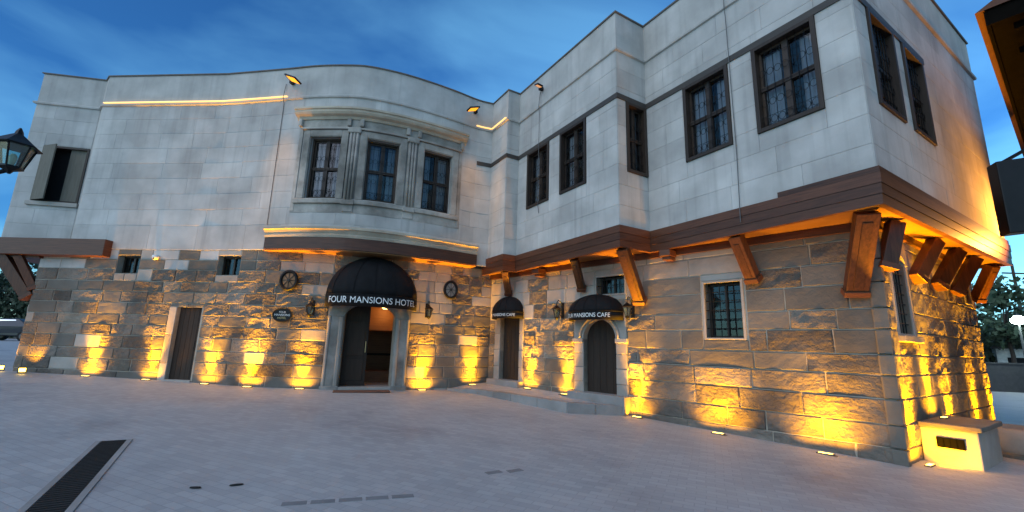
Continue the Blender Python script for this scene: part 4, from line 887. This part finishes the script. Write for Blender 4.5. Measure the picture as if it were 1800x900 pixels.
# ------------------------------------------------------------------ the dark house across the alley (its eaves reach into view)
nh = empty('neighbour_house', (0, 0, 0), 'dark house across the alley with overhanging timber eaves', 'house')
VD = Vector((.79, .61)).normalized(); VN = Vector((VD.y, -VD.x)); c0 = Vector((8.25, 6.73))
def pt(t, d): return c0 + VD * t + VN * d
def prism(a0, a1, d0, d1, z0, z1, name, mt, par, bevel=0):
    m = MB(); m.hexa([xy(pt(t, d), z) for z in (z0, z1) for t, d in ((a0, d0), (a1, d0), (a1, d1), (a0, d1))]); return m.build(name, mt, par, bevel=bevel)
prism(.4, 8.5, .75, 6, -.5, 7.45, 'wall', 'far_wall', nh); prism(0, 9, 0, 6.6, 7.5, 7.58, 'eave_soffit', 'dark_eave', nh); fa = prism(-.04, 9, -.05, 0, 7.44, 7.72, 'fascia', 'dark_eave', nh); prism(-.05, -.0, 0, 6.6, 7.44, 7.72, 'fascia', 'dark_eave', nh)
m = MB(); q = [xy(pt(-.1, -.15), 7.72), xy(pt(9.1, -.15), 7.72), xy(pt(9.1, 3.3), 9.6), xy(pt(-.1, 3.3), 9.6), xy(pt(9.1, 6.8), 7.72), xy(pt(-.1, 6.8), 7.72)]; m.add(q, [(0, 1, 2, 3), (3, 2, 4, 5), (0, 3, 5), (1, 4, 2)]); m.build('roof', 'tile_roof', nh)
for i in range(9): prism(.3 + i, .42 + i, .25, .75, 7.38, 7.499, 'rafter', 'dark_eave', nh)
wn_ = prism(3, 4, .70, .749, 4.8, 6.2, 'window', 'sash_wood', nh)
sg = empty('hanging_signboard', (0, 0, 0), 'plain black box signboard jutting from the dark house across the alley', 'signboard')
m = MB(); m.hexa([(8.17, 7.0, 3.76), (9.6, 6.3, 3.9), (9.7, 6.55, 3.9), (8.27, 7.25, 3.76), (8.17, 7.0, 5.02), (9.6, 6.3, 5.1), (9.7, 6.55, 5.1), (8.27, 7.25, 5.02)]); m.build('board', 'black_metal', sg, bevel=.015)
m = MB(); m.tube([(8.3, 7.08, 5.0), (8.9, 6.75, 5.4), (9.5, 6.4, 5.5)], .03); m.build('bracket', 'black_metal', sg)
# warm wall lamp on that house lighting the alley
al = empty('alley_lamp', xy(pt(5.2, .7), 4.4), 'warm lamp on the wall of the dark house across the alley', 'lamp'); m = MB(); m.lathe([(.07, 0), (.1, .2), (.04, .28)], 8); q = m.build('shade', 'hall_lamp', al); m = MB(); m.box(-.03, .03, -.15, .15, .24, .29); m.build('bracket', 'black_metal', al)
spot('alley_bulb', xy(pt(5.2, .28), 4.5), (10.6, 10.0, 5.2), 560, (1, .38, .05), 120, .8, .1)

# ------------------------------------------------------------------ far background
def tree(x, y, h, cr, seed, label, mt='leaf_dark', n=1500, group='trees behind the hotel'):
    r = random.Random(seed); z0 = gz(x, y); o = empty('tree', (x, y, z0), label, 'tree', group); m = MB(); m.tube([(0, 0, 0), (.05, 0, h * .3), (0, .08, h * .55), (.1, .1, h * .8)], [.16, .12, .08, .03], 7)
    for k in range(7): th = r.random() * 6.3; hh = h * r.uniform(.35, .7); m.tube([(0, 0, hh), (cr * .4 * math.cos(th), cr * .4 * math.sin(th), hh + .12 * h), (cr * .75 * math.cos(th), cr * .75 * math.sin(th), hh + .2 * h)], [.06, .04, .015], 5)
    m.build('trunk', 'bark', o); m = MB(); cl_ = []
    for k in range(22):
        th = r.random() * 6.3; u_ = r.random() ** .6; zz_ = r.uniform(-.8, 1); cl_.append((Vector((cr * u_ * math.cos(th) * (1 - .35 * abs(zz_)), cr * u_ * math.sin(th) * (1 - .35 * abs(zz_)), h * .68 + h * .30 * zz_)), r.uniform(.28, .5) * cr * .8))
    for k in range(n):
        c, s_ = cl_[r.randrange(22)]; d = Vector((r.gauss(0, 1), r.gauss(0, 1), r.gauss(0, 1))).normalized() * s_ * r.uniform(.5, 1.05); p = c + d; a = Vector((r.gauss(0, 1), r.gauss(0, 1), r.gauss(0, 1))).normalized(); b = a.cross(d).normalized(); L_ = r.uniform(.10, .2) * (1 + h / 12)
        m.add([p - a * L_, p + b * L_ * .5, p + a * L_, p - b * L_ * .5], [(0, 1, 2, 3)])
    m.build('crown', mt, o)
# left: gap between the lantern and the jetty
lawn = MB(); lawn.add([(-60, 23, gz(-60, 23) + .02), (-17.5, 21.5, gz(-17.5, 21.5) + .02), (-20.5, 26.5, gz(-20, 26) + .02), (-60, 28, gz(-60, 28) + .02)], [(0, 1, 2, 3)]); tag(lawn.build('lawn', 'grass'), 'strip of dark grass beyond the left corner', kind='structure')
road = MB(); road.add([(-80, 28.5, .96 + .14), (-19, 27, gz(-19, 27) + .02), (-24, 36, gz(-24, 30) + .02), (-80, 40, 1.14)], [(0, 1, 2, 3)]); tag(road.build('road', 'asphalt'), 'dark road beyond the lawn', kind='structure')
def low_wall(a, b, h, label, mt='far_wall', mc='kerb_stone'):
    P = Path([a, b]); z = min(gz(*a), gz(*b)); o = empty('low_wall', (a[0], a[1], z), label, 'wall'); o.location = (0, 0, 0); m = MB(); slab(m, P, 0, P.L, z - .2, z + h, -.15, .15); m.build('wall', mt, o); m = MB(); slab(m, P, 0, P.L, z + h, z + h + .08, -.19, .19); m.build('coping', mc, o)
low_wall((-70, 42), (-27, 40), .9, 'low grey wall across the road behind the left corner')
def car(x, y, rz, label):
    o = empty('parked_car', (x, y, gz(x, y)), label, 'car', rz=rz); Pf = [(-2.1, .35), (-2.15, .75), (-1.9, .92), (-1.25, .98), (-.7, 1.42), (.75, 1.46), (1.55, 1.0), (2.1, .85), (2.2, .55), (2.15, .3)]
    m = MB(); n = len(Pf)
    for wd, f_ in ((-.85, 1), (-.78, 1), (.78, 1), (.85, 1)):
        pass
    ys = (-.82, .82); m.v = [(px, yy * (.82 if pz > 1.1 else 1), pz) for yy in ys for px, pz in Pf]; m.f = [tuple(range(n))[::-1], tuple(range(n, 2 * n))] + [(i, (i + 1) % n, n + (i + 1) % n, n + i) for i in range(n)]; m.build('body', 'car_paint', o, bevel=.06)
    for sx in (-1.35, 1.4):
        for sy in (-.8, .8):
            m = MB(); m.tube([(sx, sy - .1, .32), (sx, sy + .1, .32)], .32, 16); q = m.build('wheel', 'tyre', o); m = MB(); m.tube([(sx, sy - .11, .32), (sx, sy + .11, .32)], .18, 12); m.build('rim', 'grey_metal', q)
    for sy in (-1, 1):
        m = MB(); m.hexa([(-.62, sy * .70, 1.02), (.9, sy * .76, 1.02), (.9, sy * .80, 1.03), (-.62, sy * .80, 1.03), (-.55, sy * .66, 1.36), (.62, sy * .66, 1.38), (.62, sy * .70, 1.38), (-.55, sy * .70, 1.36)]); m.build('side_window', 'glass', o)
        m = MB(); m.box(2.1, 2.2, sy * .6 - .16, sy * .6 + .16, .62, .76); m.build('headlight', 'head_lamp', o)
car(-33.5, 30.5, R(5), 'dark parked car with a bright headlamp on the road past the left corner')
for i, (x, y, h, c_) in enumerate(((-52, 45, 6.5, 3.2), (-46, 44, 7.5, 3.4), (-62, 47, 8, 3.8))): tree(x, y, h, c_, i + 3, ('spreading dark tree beyond the road on the left', 'tall dark tree beyond the road near the low wall', 'broad dark tree at the far left end of the low wall')[i])
def hedge(a, b, h, wd, n, seed, label, mt):
    r = random.Random(seed); a, b = Vector(a), Vector(b); L_ = (b - a).length; t = (b - a).normalized(); q = Vector((t.y, -t.x)); z0 = gz(*a); o = empty('hedge', (a.x, a.y, z0), label, 'hedge'); m = MB()
    for k in range(n):
        s_ = r.random() * L_; top_ = h * (.72 + .28 * noise.noise(Vector((s_ * .35, seed, 0))) + .12 * noise.noise(Vector((s_ * 1.3, seed, 4)))); p = t * s_ + q * r.uniform(-wd, wd) * .5; c = Vector((p.x, p.y, top_ * r.random() ** .7))
        e = Vector((r.gauss(0, 1), r.gauss(0, 1), r.gauss(0, 1))).normalized(); f = e.cross(Vector((r.gauss(0, 1), r.gauss(0, 1), r.gauss(0, 1)))).normalized(); u_ = r.uniform(.14, .32)
        m.add([c - e * u_, c + f * u_ * .6, c + e * u_, c - f * u_ * .6], [(0, 1, 2, 3)])
    m.build('foliage', mt, o)
    m = MB()
    for k in range(int(L_ / 2)): p = t * (k * 2 + 1); m.tube([(p.x, p.y, 0), (p.x + .1, p.y, h * .6)], [.09, .04], 5)
    m.build('stems', 'bark', o)
hedge((-66, 43), (-36, 40), 6.2, 2.5, 9000, 5, 'tall dark unclipped hedge behind the low grey wall across the road', 'leaf_dark')
hedge((27, 29), (62, 52), 5.2, 3, 9000, 9, 'tall dark hedge running behind the white street light', 'leaf_dark')
# right: end of the alley
for i, (x, y, h, c_, lb) in enumerate(((33.5, 30, 6.6, 2.6, 'leafy dark green tree behind the white street light'), (38.5, 31.5, 6.2, 2.8, 'rounded tree beside the white street light at the end of the alley'), (46, 40.5, 6.0, 3.2, 'farther pale green tree behind the utility pole'))): tree(x, y, h, c_, i + 11, lb, 'leaf_mid')
low_wall((25.5, 25.3), (40, 23), 1.5, 'dark low wall closing the end of the alley', 'asphalt', 'asphalt')
sl = empty('street_light', (27.6, 24.1, gz(27, 24)), 'bright white street light glowing at the end of the alley', 'street light'); hz = 3.68 - gz(27, 24)
m = MB(); m.lathe([(.10, 0), (.07, .5), (.05, hz)], 10); m.build('post', 'grey_metal', sl); m = MB(); m.lathe([(.06, hz), (.26, hz + .08), (.32, hz + .26), (.14, hz + .44)], 12); m.build('globe', 'lamp_white', sl, smooth=True); m = MB(); m.lathe([(.18, hz + .44), (.02, hz + .58)], 12); m.build('cap', 'grey_metal', sl)
l3 = bpy.data.lights.new('street_bulb', 'POINT'); l3.energy = 90; l3.color = (.75, 1, .93); l3.shadow_soft_size = .25; l3o = bpy.data.objects.new('street_bulb', l3); COL.objects.link(l3o); l3o.location = (27.3, 23.8, 3.85)
up = empty('utility_pole', (44.5, 38.5, 0), 'thin dark utility pole with crossarm above the far trees', 'utility pole'); m = MB(); m.lathe([(.14, 0), (.10, 10.2)], 8); m.build('post', 'bark', up); m = MB(); m.box(-1, 1, -.06, .06, 9.3, 9.42); m.build('crossarm', 'bark', up)
wb = empty('white_kiosk', (36, 31.8, gz(22, 24)), 'small white kiosk at the end of the alley', 'kiosk', rz=R(-40)); m = MB(); m.box(-1.2, 1.2, -.8, .8, 0, 2.5); m.build('wall', 'white_plastic', wb); m = MB(); m.box(-1.4, 1.4, -1, 1, 2.5, 2.62); m.build('roof', 'grey_metal', wb); m = MB(); m.box(-.7, .7, -.82, -.80, 1.0, 1.9); m.build('hatch', 'unlit_black', wb)
